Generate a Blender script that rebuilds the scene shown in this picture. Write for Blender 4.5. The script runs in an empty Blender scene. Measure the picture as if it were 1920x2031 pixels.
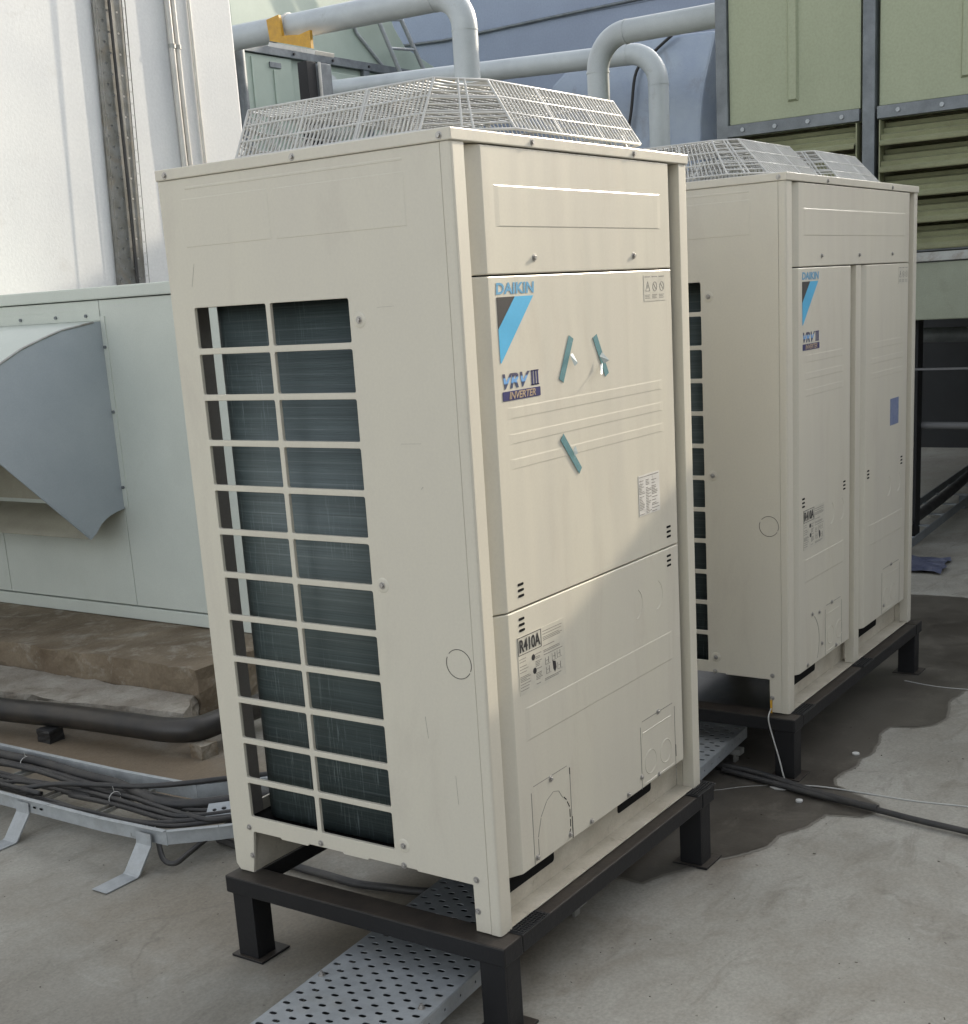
import bpy, bmesh, math, random
from mathutils import Vector, Matrix
random.seed(7)
S = bpy.context.scene
C = S.collection
# ---------------------------------------------------------------- camera
RIGHT = Vector((0.5541330282, -0.8302750937, -0.0598318968))
DOWN = Vector((-0.2328312404, -0.0855833018, -0.9687440900))
FWD = Vector((0.7992034788, 0.5507438309, -0.2407385141))
cd = bpy.data.cameras.new("camera"); cam = bpy.data.objects.new("camera", cd); C.objects.link(cam)
m = Matrix.Identity(4)
for i in range(3):
    m[i][0] = RIGHT[i]; m[i][1] = -DOWN[i]; m[i][2] = -FWD[i]
m.translation = Vector((-1.95325, -1.38207, 1.24488))
cam.matrix_world = m
cd.sensor_fit = 'VERTICAL'; cd.sensor_height = 36.0; cd.sensor_width = 36.0
cd.lens = 2596.25 / 2031 * 36
cd.shift_x = -25.4 / 2031; cd.shift_y = 217.03 / 2031
cd.clip_start = 0.05; cd.clip_end = 500
S.camera = cam
# ---------------------------------------------------------------- light
SUN = Vector((1.0, -0.165, 0.40)).normalized()
w = bpy.data.worlds.new("World"); S.world = w; w.use_nodes = True
nt = w.node_tree; bg = nt.nodes['Background']
sky = nt.nodes.new('ShaderNodeTexSky'); sky.sky_type = 'NISHITA'; sky.sun_disc = False
sky.sun_elevation = math.asin(SUN.z); sky.sun_rotation = math.atan2(SUN.x, SUN.y)
sky.air_density = 1.0; sky.dust_density = 4.0; sky.ozone_density = 1.0
hs = nt.nodes.new('ShaderNodeHueSaturation'); hs.inputs['Saturation'].default_value = 0.30
nt.links.new(sky.outputs[0], hs.inputs['Color']); nt.links.new(hs.outputs[0], bg.inputs['Color'])
bg.inputs['Strength'].default_value = 0.15
ld = bpy.data.lights.new("sun", 'SUN'); ld.energy = 2.05; ld.angle = math.radians(0.6); ld.color = (1.0, 0.88, 0.70)
sun = bpy.data.objects.new("sun", ld); C.objects.link(sun)
sun.rotation_euler = SUN.to_track_quat('Z', 'Y').to_euler(); sun.location = (6, -4, 6)
S.view_settings.view_transform = 'Standard'; S.view_settings.look = 'None'
S.view_settings.exposure = 1.64; S.view_settings.gamma = 1.0
S.render.engine = 'CYCLES'
G = -0.205           # ground level

# ---------------------------------------------------------------- materials
def new_mat(name):
    m = bpy.data.materials.new(name); m.use_nodes = True
    return m, m.node_tree, m.node_tree.nodes['Principled BSDF']
def N(t, typ, **kw):
    n = t.nodes.new(typ)
    for k, v in kw.items():
        if k in n.inputs: n.inputs[k].default_value = v
        else: setattr(n, k, v)
    return n
def noise(t, scale, detail=4, rough=0.6, vec=None, dist=0.0):
    n = N(t, 'ShaderNodeTexNoise'); n.inputs['Scale'].default_value = scale
    n.inputs['Detail'].default_value = detail; n.inputs['Roughness'].default_value = rough
    n.inputs['Distortion'].default_value = dist
    if vec: t.links.new(vec, n.inputs['Vector'])
    return n.outputs['Fac']
def ramp(t, fac, stops):
    r = N(t, 'ShaderNodeValToRGB'); e = r.color_ramp.elements
    while len(e) < len(stops): e.new(0.5)
    for i, (p, c) in enumerate(stops):
        e[i].position = p; e[i].color = (c, c, c, 1) if not isinstance(c, (tuple, list)) else (*c[:3], 1)
    t.links.new(fac, r.inputs[0]); return r.outputs[0]
def mix(t, fac, a, b, mode='MIX'):
    x = N(t, 'ShaderNodeMix', data_type='RGBA', blend_type=mode)
    if isinstance(fac, (int, float)): x.inputs[0].default_value = fac
    else: t.links.new(fac, x.inputs[0])
    for i, v in ((6, a), (7, b)):
        if isinstance(v, (tuple, list)): x.inputs[i].default_value = (*v[:3], 1)
        else: t.links.new(v, x.inputs[i])
    return x.outputs[2]
def mapping(t, scale=(1, 1, 1), world=False):
    tc = N(t, 'ShaderNodeTexCoord'); mp = N(t, 'ShaderNodeMapping')
    mp.inputs['Scale'].default_value = scale
    if world:
        g = N(t, 'ShaderNodeNewGeometry'); t.links.new(g.outputs['Position'], mp.inputs['Vector'])
    else: t.links.new(tc.outputs['Object'], mp.inputs['Vector'])
    return mp.outputs[0]
def bump(t, b, h, strength, dist=0.01, prev=None):
    n = N(t, 'ShaderNodeBump'); n.inputs['Strength'].default_value = strength; n.inputs['Distance'].default_value = dist
    t.links.new(h, n.inputs['Height'])
    if prev: t.links.new(prev, n.inputs['Normal'])
    t.links.new(n.outputs[0], b.inputs['Normal']); return n.outputs[0]

def surf(name, col, rough=0.5, metal=0.0, col2=None, sc=3.0, lo=0.35, hi=0.65, fine=0.06, fsc=180.0,
         bmp=0.15, bsc=40.0, bd=0.004, stretch=(1, 1, 1), wave=0.0, wsc=4.0, rvar=0.1, dirt=None, dsc=9.0, dlo=0.55, dhi=0.75, spec=0.5):
    m, t, b = new_mat(name)
    v = mapping(t, stretch)
    col2 = col2 or tuple(c * 0.86 for c in col)
    n1 = noise(t, sc, 6, 0.62, v)
    c = mix(t, ramp(t, n1, [(lo, 0), (hi, 1)]), col2, col)
    if dirt:
        n2 = noise(t, dsc, 8, 0.7, v, 0.4)
        c = mix(t, ramp(t, n2, [(dlo, 0), (dhi, 1)]), c, dirt)
    f = noise(t, fsc, 2, 0.5, mapping(t))
    c = mix(t, 1.0, c, ramp(t, f, [(0.25, 1 - fine), (0.75, 1 + 0)]), 'MULTIPLY')
    t.links.new(c, b.inputs['Base Color'])
    b.inputs['Metallic'].default_value = metal
    b.inputs['Specular IOR Level'].default_value = spec
    rr = N(t, 'ShaderNodeMapRange'); rr.inputs['To Min'].default_value = max(0.02, rough - rvar); rr.inputs['To Max'].default_value = min(1, rough + rvar)
    t.links.new(n1, rr.inputs['Value']); t.links.new(rr.outputs[0], b.inputs['Roughness'])
    prev = None
    if wave: prev = bump(t, b, noise(t, wsc, 2, 0.5, v), wave, 0.02)
    if bmp: bump(t, b, noise(t, bsc, 5, 0.65, mapping(t)), bmp, bd, prev)
    return m

CREAM = (0.60, 0.565, 0.462)
M = {}
M['cream'] = surf('cream_paint', CREAM, 0.42, col2=(0.565, 0.53, 0.445), sc=2.2, bmp=0.05, bsc=260, bd=0.001, wave=0.03, wsc=2.5, fine=0.05,
                  dirt=(0.52, 0.48, 0.40), dsc=6, dlo=0.54, dhi=0.80, stretch=(1, 1, 0.35))
M['cream_front'] = surf('cream_paint_front', CREAM, 0.33, col2=(0.57, 0.535, 0.45), sc=2.6, bmp=0.04, bsc=260, bd=0.001, wave=0.22, wsc=3.4,
                        fine=0.05, dirt=(0.525, 0.48, 0.395), dsc=6, dlo=0.53, dhi=0.80, stretch=(1.8, 1, 0.40), rvar=0.08)
M['cream_dusty'] = surf('cream_dusty', (0.56, 0.52, 0.43), 0.55, col2=(0.42, 0.38, 0.30), sc=9, dirt=(0.25, 0.22, 0.17), dsc=16, dlo=0.58, dhi=0.7, fine=0.12)
M['wire'] = surf('grey_wire', (0.55, 0.545, 0.51), 0.32, col2=(0.46, 0.455, 0.43), sc=12, bmp=0, fine=0.03)
M['screw'] = surf('screw_metal', (0.45, 0.43, 0.40), 0.35, metal=0.7, sc=90, bmp=0.1, bsc=300)
M['galv'] = surf('galvanised', (0.42, 0.445, 0.455), 0.5, metal=0.3, col2=(0.36, 0.382, 0.392), sc=30, lo=0.40, hi=0.60, fine=0.08, bmp=0.05, bsc=90,
                 dirt=(0.32, 0.305, 0.27), dsc=6, dlo=0.54, dhi=0.85)
M['galv_dirty'] = surf('galvanised_dirty', (0.40, 0.41, 0.39), 0.5, metal=0.35, col2=(0.28, 0.27, 0.24), sc=14, fine=0.12, bmp=0.1,
                       dirt=(0.20, 0.16, 0.11), dsc=12, dlo=0.55, dhi=0.75)
M['steel_grey'] = surf('steel_frame_grey', (0.22, 0.24, 0.25), 0.5, metal=0.3, col2=(0.14, 0.155, 0.165), sc=8, fine=0.15, bmp=0.1)
M['tray_wall'] = surf('tray_wall_grey', (0.23, 0.235, 0.23), 0.55, metal=0.2, col2=(0.15, 0.145, 0.125), sc=10, fine=0.12, dirt=(0.22, 0.18, 0.13), dsc=7)
M['rubber'] = surf('black_rubber', (0.028, 0.028, 0.028), 0.55, sc=20, fine=0.2)
M['cable'] = surf('dusty_black_cable', (0.030, 0.030, 0.031), 0.55, col2=(0.052, 0.049, 0.045), sc=14, fine=0.15, bmp=0.1)
M['drain'] = surf('drain_pipe_black', (0.024, 0.023, 0.022), 0.42, col2=(0.048, 0.041, 0.033), sc=9, fine=0.15)
M['post_shade'] = surf('post_shade_grey', (0.30, 0.28, 0.255), 0.6, sc=6, fine=0.1)
M['hole'] = surf('dark_hole', (0.012, 0.012, 0.012), 0.9, bmp=0, spec=0.1)
M['pipe'] = surf('grey_pipe_paint', (0.48, 0.515, 0.52), 0.38, col2=(0.42, 0.45, 0.46), sc=3.5, fine=0.1, bmp=0.06, bsc=60,
                 dirt=(0.28, 0.28, 0.26), dsc=8, dlo=0.6, dhi=0.85)
M['green'] = surf('pale_green_panel', (0.375, 0.405, 0.270), 0.5, col2=(0.33, 0.36, 0.235), sc=1.8, fine=0.14, fsc=90, bmp=0.12, bsc=25,
                  dirt=(0.31, 0.33, 0.21), dsc=5, dlo=0.58, dhi=0.85, stretch=(1, 1, 0.4))
M['green2'] = surf('mint_green_panel', (0.40, 0.47, 0.40), 0.5, col2=(0.35, 0.415, 0.35), sc=2, fine=0.1, bmp=0.1)
M['louvre'] = surf('olive_louvre', (0.30, 0.31, 0.185), 0.5, col2=(0.23, 0.235, 0.14), sc=3.5, fine=0.16, bmp=0.15,
                   dirt=(0.17, 0.165, 0.09), dsc=6, dlo=0.55, dhi=0.8)
M['blue'] = surf('blue_grey_wall', (0.30, 0.345, 0.44), 0.75, col2=(0.265, 0.305, 0.39), sc=0.7, fine=0.1, fsc=40, bmp=0.2, bsc=14, bd=0.01)
M['duct'] = surf('duct_sheet', (0.33, 0.38, 0.45), 0.42, metal=0.25, col2=(0.26, 0.31, 0.40), sc=2.2, fine=0.1, bmp=0.3, bsc=5, bd=0.02,
                 dirt=(0.22, 0.23, 0.25), dsc=3)
M['ahu'] = surf('ahu_mint_grey', (0.60, 0.635, 0.57), 0.45, col2=(0.54, 0.575, 0.515), sc=1.8, fine=0.08, bmp=0.08, bsc=60, wave=0.04, wsc=2,
                dirt=(0.52, 0.54, 0.46), dsc=4, dlo=0.6, dhi=0.85)
M['hood_grey'] = surf('hood_galvanised', (0.43, 0.475, 0.49), 0.55, metal=0.1, col2=(0.36, 0.405, 0.43), sc=2.5, fine=0.08, bmp=0.1)
M['hood_in'] = surf('hood_inner', (0.42, 0.40, 0.31), 0.6, col2=(0.33, 0.31, 0.24), sc=4, fine=0.1)
M['white_pipe'] = surf('white_conduit', (0.62, 0.60, 0.56), 0.3, col2=(0.52, 0.50, 0.46), sc=6, fine=0.05)
M['yellow'] = surf('yellow_paint', (0.62, 0.34, 0.03), 0.5, col2=(0.5, 0.27, 0.03), sc=18, fine=0.1)
M['yellow_brown'] = surf('rusty_yellow', (0.30, 0.22, 0.12), 0.6, sc=18)
M['pack_grey'] = surf('dark_grey_paint', (0.14, 0.14, 0.14), 0.6, sc=6)  # plain dark grey for the parts under the tower
M['basin'] = surf('basin_grey_green', (0.30, 0.325, 0.245), 0.55, col2=(0.25, 0.27, 0.20), sc=2.5, fine=0.14, dirt=(0.20, 0.205, 0.15), dsc=4)
M['pack'] = surf('olive_fill_pack', (0.13, 0.125, 0.07), 0.8, sc=8)
M['dark'] = surf('void_shade_paint', (0.030, 0.032, 0.034), 0.8, col2=(0.018, 0.019, 0.02), sc=2, fine=0.2)  # near-black colour stands in for deep shade in voids
M['cyan'] = surf('cyan_print', (0.085, 0.42, 0.68), 0.4, sc=8, bmp=0, fine=0.05)
M['blue_text'] = surf('blue_letter_print', (0.10, 0.31, 0.50), 0.4, sc=60, bmp=0, fine=0.05, col2=(0.14, 0.34, 0.50))
M['ink'] = surf('black_print', (0.028, 0.026, 0.026), 0.45, sc=30, bmp=0)
M['tri'] = surf('charcoal_print', (0.030, 0.028, 0.026), 0.4, col2=(0.050, 0.046, 0.042), sc=25, bmp=0)
M['navy'] = surf('navy_print', (0.035, 0.035, 0.13), 0.4, sc=30, bmp=0)
M['tan_text'] = surf('tan_print', (0.42, 0.32, 0.22), 0.4, sc=30, bmp=0)
M['sticker'] = surf('sticker_pale', (0.585, 0.555, 0.465), 0.35, sc=30, bmp=0, fine=0.03)
M['sticker_white'] = surf('sticker_white', (0.66, 0.64, 0.59), 0.3, col2=(0.58, 0.56, 0.52), sc=30, bmp=0, fine=0.03)
M['sticker_blue'] = surf('sticker_blue', (0.13, 0.17, 0.30), 0.4, col2=(0.20, 0.23, 0.34), sc=45, bmp=0)
M['micro'] = surf('micro_print', (0.27, 0.255, 0.22), 0.5, sc=80, bmp=0, col2=(0.19, 0.18, 0.155))
M['tape'] = surf('teal_tape', (0.17, 0.30, 0.31), 0.25, col2=(0.13, 0.245, 0.26), sc=25, bmp=0.2, bsc=60, fine=0.05)
M['tape_clear'] = surf('clear_tape_flap', (0.55, 0.60, 0.56), 0.12, sc=25, bmp=0.3, bsc=60)
M['plastic_blue'] = surf('blue_plastic', (0.075, 0.085, 0.14), 0.5, sc=12, col2=(0.12, 0.13, 0.18), bmp=0.3, bsc=30)
M['white_bit'] = surf('white_plastic', (0.6, 0.6, 0.57), 0.5)
M['string'] = surf('pale_string', (0.50, 0.50, 0.47), 0.6, bmp=0)
M['debris'] = surf('debris_dark', (0.09, 0.078, 0.06), 0.9, bmp=0)

# black painted steel with brown dust lying on upward faces
def black_steel():
    m, t, b = new_mat('black_painted_steel')
    v = mapping(t)
    g = N(t, 'ShaderNodeNewGeometry'); s = N(t, 'ShaderNodeSeparateXYZ'); t.links.new(g.outputs['Normal'], s.inputs[0])
    n = noise(t, 14, 8, 0.7, v)
    mu = N(t, 'ShaderNodeMath', operation='MULTIPLY'); t.links.new(s.outputs['Z'], mu.inputs[0]); t.links.new(ramp(t, n, [(0.3, 0.35), (0.75, 1)]), mu.inputs[1])
    c = mix(t, mu.outputs[0], (0.012, 0.012, 0.013), (0.062, 0.051, 0.040))
    n2 = noise(t, 60, 6, 0.8, v)
    c = mix(t, ramp(t, n2, [(0.66, 0), (0.76, 0.6)]), c, (0.09, 0.06, 0.04))
    t.links.new(c, b.inputs['Base Color']); b.inputs['Roughness'].default_value = 0.5; b.inputs['Specular IOR Level'].default_value = 0.3
    bump(t, b, noise(t, 70, 5, 0.7, v), 0.25, 0.003); return m
M['black'] = black_steel()

def coil_mat():
    m, t, b = new_mat('coil_fins')
    v = mapping(t)
    s = N(t, 'ShaderNodeSeparateXYZ'); t.links.new(v, s.inputs[0])
    def sine(freq, ph=0.0):
        a = N(t, 'ShaderNodeMath', operation='MULTIPLY_ADD'); a.inputs[1].default_value = freq; a.inputs[2].default_value = ph
        t.links.new(s.outputs['Z'], a.inputs[0]); q = N(t, 'ShaderNodeMath', operation='SINE'); t.links.new(a.outputs[0], q.inputs[0]); return q.outputs[0]
    big = ramp(t, sine(2 * math.pi / 0.0222), [(0.0, 0.0), (0.86, 0.0), (0.97, 1.0)])
    c = mix(t, noise(t, 3.0, 4, 0.6, v), (0.062, 0.084, 0.084), (0.105, 0.132, 0.128))
    bm_ = N(t, 'ShaderNodeMath', operation='MULTIPLY'); t.links.new(big, bm_.inputs[0]); t.links.new(ramp(t, noise(t, 7.0, 4, 0.6, v), [(0.35, 0.15), (0.7, 0.8)]), bm_.inputs[1])
    c = mix(t, bm_.outputs[0], c, (0.150, 0.175, 0.172))
    hl = noise(t, 1.0, 3, 0.6, mapping(t, (4, 4, 420)))
    c = mix(t, 1.0, c, ramp(t, hl, [(0.3, 0.72), (0.7, 1.15)]), 'MULTIPLY')
    sp = noise(t, 1.0, 4, 0.7, mapping(t, (300, 300, 9)))
    sp2 = noise(t, 2.5, 2, 0.5, v)
    mm = N(t, 'ShaderNodeMath', operation='MULTIPLY'); t.links.new(ramp(t, sp, [(0.58, 0), (0.68, 0.75)]), mm.inputs[0]); t.links.new(ramp(t, sp2, [(0.44, 0), (0.60, 1)]), mm.inputs[1])
    c = mix(t, mm.outputs[0], c, (0.33, 0.40, 0.40))
    t.links.new(c, b.inputs['Base Color']); b.inputs['Roughness'].default_value = 0.42; b.inputs['Metallic'].default_value = 0.15
    bump(t, b, noise(t, 1.0, 3, 0.6, mapping(t, (30, 30, 500))), 0.3, 0.002); return m
M['coil'] = coil_mat()

def concrete():
    m, t, b = new_mat('roof_concrete')
    v = mapping(t, world=True)
    n1 = noise(t, 0.9, 8, 0.62, v, 0.3); n2 = noise(t, 5, 8, 0.68, v, 0.5); n3 = noise(t, 130, 3, 0.6, v)
    c = mix(t, ramp(t, n1, [(0.36, 0), (0.62, 1)]), (0.240, 0.228, 0.193), (0.365, 0.356, 0.312))
    c = mix(t, ramp(t, n2, [(0.30, 0.55), (0.62, 0)]), c, (0.20, 0.178, 0.140))
    n4 = noise(t, 2.3, 6, 0.7, v, 1.2)
    c = mix(t, ramp(t, n4, [(0.55, 0), (0.70, 0.75)]), c, (0.37, 0.362, 0.32))
    n5 = noise(t, 1.0, 7, 0.75, mapping(t, (3.2, 9, 1), True), 0.6)
    c = mix(t, ramp(t, n5, [(0.52, 0), (0.66, 0.5)]), c, (0.165, 0.15, 0.12))
    # brown soil-like staining close to the plinth (its own place on the slab)
    def blob(cx, cy, rx, ry, c, col, amt):
        mp = N(t, 'ShaderNodeMapping'); mp.inputs['Location'].default_value = (-cx / rx, -cy / ry, 0); mp.inputs['Scale'].default_value = (1 / rx, 1 / ry, 0)
        t.links.new(v, mp.inputs[0]); ln = N(t, 'ShaderNodeVectorMath', operation='LENGTH'); t.links.new(mp.outputs[0], ln.inputs[0])
        ad = N(t, 'ShaderNodeMath', operation='MULTIPLY_ADD'); ad.inputs[1].default_value = 0.9; ad.inputs[2].default_value = -0.45
        t.links.new(n2, ad.inputs[0]); a2 = N(t, 'ShaderNodeMath', operation='ADD'); t.links.new(ln.outputs['Value'], a2.inputs[0]); t.links.new(ad.outputs[0], a2.inputs[1])
        return mix(t, ramp(t, a2.outputs[0], [(0.35, amt), (1.05, 0)]), c, col)
    c = blob(0.75, 2.0, 0.38, 1.6, c, (0.165, 0.120, 0.072), 0.85)
    c = blob(0.30, 0.35, 0.55, 0.45, c, (0.155, 0.125, 0.085), 0.7)
    c = blob(0.10, 0.9, 0.35, 0.5, c, (0.20, 0.165, 0.115), 0.5)
    c = blob(0.95, -0.02, 0.22, 0.16, c, (0.12, 0.095, 0.065), 0.6)
    c = mix(t, 1.0, c, ramp(t, n3, [(0.25, 0.80), (0.75, 1.10)]), 'MULTIPLY')
    sp = noise(t, 55, 2, 0.5, v)
    c = mix(t, ramp(t, sp, [(0.735, 0), (0.76, 0.6)]), c, (0.08, 0.07, 0.055))
    # hairline cracks
    vo = N(t, 'ShaderNodeTexVoronoi', feature='DISTANCE_TO_EDGE'); vo.inputs['Scale'].default_value = 0.85
    nn = N(t, 'ShaderNodeTexNoise'); nn.inputs['Scale'].default_value = 3; nn.inputs['Detail'].default_value = 6; t.links.new(v, nn.inputs[0])
    av = N(t, 'ShaderNodeMixRGB'); av.inputs[0].default_value = 0.22; t.links.new(v, av.inputs[1]); t.links.new(nn.outputs['Color'], av.inputs[2])
    t.links.new(av.outputs[0], vo.inputs['Vector'])
    mk = N(t, 'ShaderNodeMath', operation='MULTIPLY'); t.links.new(ramp(t, vo.outputs['Distance'], [(0.0, 0.28), (0.003, 0)]), mk.inputs[0]); t.links.new(ramp(t, n4, [(0.48, 0), (0.56, 1)]), mk.inputs[1])
    c = mix(t, mk.outputs[0], c, (0.09, 0.08, 0.065))
    t.links.new(c, b.inputs['Base Color'])
    t.links.new(ramp(t, n2, [(0.3, 0.58), (0.7, 0.85)]), b.inputs['Roughness'])
    p = bump(t, b, n2, 0.25, 0.01); bump(t, b, n3, 0.2, 0.002, p); return m
M['concrete'] = concrete()
M['wet'] = surf('wet_concrete', (0.112, 0.102, 0.084), 0.36, col2=(0.060, 0.053, 0.043), sc=2.6, fine=0.15, fsc=130, bmp=0.15, bsc=60, bd=0.002, rvar=0.15, spec=0.35,
                dirt=(0.150, 0.138, 0.114), dsc=7, dlo=0.52, dhi=0.75)
M['damp'] = surf('damp_concrete', (0.200, 0.188, 0.158), 0.6, col2=(0.165, 0.150, 0.122), sc=9, fine=0.15, fsc=130, bmp=0.15, bsc=60, bd=0.002)
M['plinth'] = surf('brown_stained_concrete', (0.26, 0.21, 0.145), 0.85, col2=(0.135, 0.098, 0.060), sc=4.5, lo=0.32, hi=0.7, fine=0.2, fsc=90, bmp=0.5, bsc=16, bd=0.02,
                   dirt=(0.34, 0.31, 0.25), dsc=7, dlo=0.52, dhi=0.68)
M['mortar'] = surf('rough_mortar', (0.40, 0.375, 0.32), 0.9, col2=(0.22, 0.19, 0.15), sc=5, fine=0.22, fsc=120, bmp=0.7, bsc=28, bd=0.015,
                   dirt=(0.17, 0.14, 0.10), dsc=6, dlo=0.55, dhi=0.72)
M['plaster'] = surf('white_plaster', (0.70, 0.705, 0.70), 0.85, col2=(0.62, 0.63, 0.64), sc=1.2, fine=0.09, fsc=60, bmp=0.16, bsc=55, bd=0.006,
                    dirt=(0.56, 0.55, 0.53), dsc=2.5, dlo=0.62, dhi=0.85)
M['building'] = surf('grey_render', (0.35, 0.34, 0.32), 0.85, sc=1.0, bmp=0.2)
def vrv_mat():
    m, t, b = new_mat('striped_letter_print')
    v = mapping(t); s = N(t, 'ShaderNodeSeparateXYZ'); t.links.new(v, s.inputs[0])
    mr = N(t, 'ShaderNodeMapRange'); mr.inputs['From Min'].default_value = 0.0; mr.inputs['From Max'].default_value = 0.031
    t.links.new(s.outputs['Z'], mr.inputs['Value'])
    c = ramp(t, mr.outputs[0], [(0.0, (0.06, 0.09, 0.16)), (0.28, (0.035, 0.045, 0.10)), (0.36, (0.14, 0.33, 0.62)), (0.62, (0.18, 0.36, 0.62)), (0.72, (0.05, 0.045, 0.10)), (1.0, (0.10, 0.10, 0.13))])
    t.links.new(c, b.inputs['Base Color']); b.inputs['Roughness'].default_value = 0.4; return m
M['vrv'] = vrv_mat()

# ---------------------------------------------------------------- mesh helpers
class MB:
    def __init__(s): s.v = []; s.f = []; s.sm = []
    def add(s, vs, fs, smooth=False):
        o = len(s.v); s.v += [tuple(p) for p in vs]
        for f in fs: s.f.append([o + i for i in f]); s.sm.append(smooth)
    def box(s, x0, x1, y0, y1, z0, z1):
        s.add([(x0, y0, z0), (x1, y0, z0), (x1, y1, z0), (x0, y1, z0), (x0, y0, z1), (x1, y0, z1), (x1, y1, z1), (x0, y1, z1)],
              [(0, 3, 2, 1), (4, 5, 6, 7), (0, 1, 5, 4), (1, 2, 6, 5), (2, 3, 7, 6), (3, 0, 4, 7)]); return s
    def obox(s, c, ax, ay, az, hx, hy, hz):
        c, ax, ay, az = map(Vector, (c, ax, ay, az)); P = []
        for k in (-1, 1):
            for i, j in ((-1, -1), (1, -1), (1, 1), (-1, 1)): P.append(c + ax * hx * i + ay * hy * j + az * hz * k)
        s.add(P, [(0, 3, 2, 1), (4, 5, 6, 7), (0, 1, 5, 4), (1, 2, 6, 5), (2, 3, 7, 6), (3, 0, 4, 7)]); return s
    def prism(s, poly, fn, a, b):
        n = len(poly); s.add([fn(u, v, a) for u, v in poly] + [fn(u, v, b) for u, v in poly],
              [list(range(n))[::-1], list(range(n, 2 * n))] + [(i, (i + 1) % n, n + (i + 1) % n, n + i) for i in range(n)]); return s
    def tube(s, pts, r, n=8, cap=True, closed=False):
        pts = [Vector(p) for p in pts]; k = len(pts); rs = r if isinstance(r, (list, tuple)) else [r] * k
        up = Vector((0, 0, 1)); prevx = None; V = []; 
        for i, p in enumerate(pts):
            if closed: d = pts[(i + 1) % k] - pts[i - 1]
            else: d = pts[min(i + 1, k - 1)] - pts[max(i - 1, 0)]
            d.normalize()
            if prevx is None:
                x = d.cross(up if abs(d.z) < 0.95 else Vector((1, 0, 0))).normalized()
            else:
                x = (prevx - d * prevx.dot(d)).normalized()
            prevx = x; y = d.cross(x)
            for j in range(n):
                a = 2 * math.pi * j / n; V.append(p + (x * math.cos(a) + y * math.sin(a)) * rs[i])
        F = []
        for i in range(k if closed else k - 1):
            i2 = (i + 1) % k
            for j in range(n): F.append((i * n + j, i * n + (j + 1) % n, i2 * n + (j + 1) % n, i2 * n + j))
        s.add(V, F, True)
        if cap and not closed: s.add([tuple(v) for v in V[:n]], [list(range(n))[::-1]]); s.add([tuple(v) for v in V[-n:]], [list(range(n))])
        return s
    def mesh(s, name, bevel=0.0, seg=2, recalc=True):
        me = bpy.data.meshes.new(name); me.from_pydata(s.v, [], s.f)
        me.polygons.foreach_set('use_smooth', s.sm)
        if bevel or recalc:
            bm = bmesh.new(); bm.from_mesh(me)
            if recalc: bmesh.ops.recalc_face_normals(bm, faces=bm.faces)
            if bevel:
                es = [e for e in bm.edges if len(e.link_faces) == 2 and e.calc_face_angle(0) > 0.5 and not all(f.smooth for f in e.link_faces)]
                bmesh.ops.bevel(bm, geom=es, offset=bevel, segments=seg, profile=0.6, affect='EDGES', clamp_overlap=True)
            bm.to_mesh(me); bm.free()
        return me
    def build(s, name, mat, parent=None, loc=None, bevel=0.0, label=None, seg=2):
        return link(name, s.mesh(name, bevel, seg), mat, parent, loc, label)

def link(name, me, mat, parent=None, loc=None, label=None):
    o = bpy.data.objects.new(name, me)
    if mat is not None and len(me.materials) == 0: me.materials.append(mat)
    C.objects.link(o)
    if parent: o.parent = parent
    if loc: o.location = loc
    if label: o['label'] = label
    return o
def tag(o, label=None, cat=None, group=None, kind=None):
    if label: o['label'] = label
    if cat: o['category'] = cat
    if group: o['group'] = group
    if kind: o['kind'] = kind
    return o
def thing(name, label, cat, loc=(0, 0, 0), group=None):
    o = bpy.data.objects.new(name, None); C.objects.link(o); o.location = loc; o.empty_display_size = 0.1
    return tag(o, label, cat, group)
def box(name, mat, parent, x0, x1, y0, y1, z0, z1, bevel=0.0, label=None):
    return MB().box(x0, x1, y0, y1, z0, z1).build(name, mat, parent, bevel=bevel, label=label)

def sheet_mesh(name, outline, holes, thick, fn, bevel=0.0):
    """flat plate with holes: local (u,v) outline, w from 0 to thick, mapped by fn"""
    cu = bpy.data.curves.new(name, 'CURVE'); cu.dimensions = '2D'; cu.fill_mode = 'BOTH'
    for poly in [outline] + holes:
        sp = cu.splines.new('POLY'); sp.points.add(len(poly) - 1)
        for i, (u, v) in enumerate(poly): sp.points[i].co = (u, v, 0, 1)
        sp.use_cyclic_u = True
    cu.extrude = max(1e-4, thick / 2 - bevel); cu.bevel_depth = bevel; cu.bevel_resolution = 1; cu.offset = -bevel
    ob = bpy.data.objects.new(name, cu); C.objects.link(ob)
    dg = bpy.context.evaluated_depsgraph_get(); dg.update()
    me = bpy.data.meshes.new_from_object(ob.evaluated_get(dg)); me.name = name
    bpy.data.objects.remove(ob); bpy.data.curves.remove(cu)
    for v in me.vertices:
        u, vv, ww = v.co; v.co = fn(u, vv, ww + thick / 2)
    bm = bmesh.new(); bm.from_mesh(me); bmesh.ops.remove_doubles(bm, verts=bm.verts, dist=1e-5); bmesh.ops.recalc_face_normals(bm, faces=bm.faces); bm.to_mesh(me); bm.free()
    for p in me.polygons: p.use_smooth = False
    me.materials.clear()
    return me
def rrect(u0, u1, v0, v1, r, n=3):
    P = []
    for cx, cy, a0 in ((u1 - r, v1 - r, 0), (u0 + r, v1 - r, 90), (u0 + r, v0 + r, 180), (u1 - r, v0 + r, 270)):
        for k in range(n + 1):
            a = math.radians(a0 + 90 * k / n); P.append((cx + r * math.cos(a), cy + r * math.sin(a)))
    return P
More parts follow.
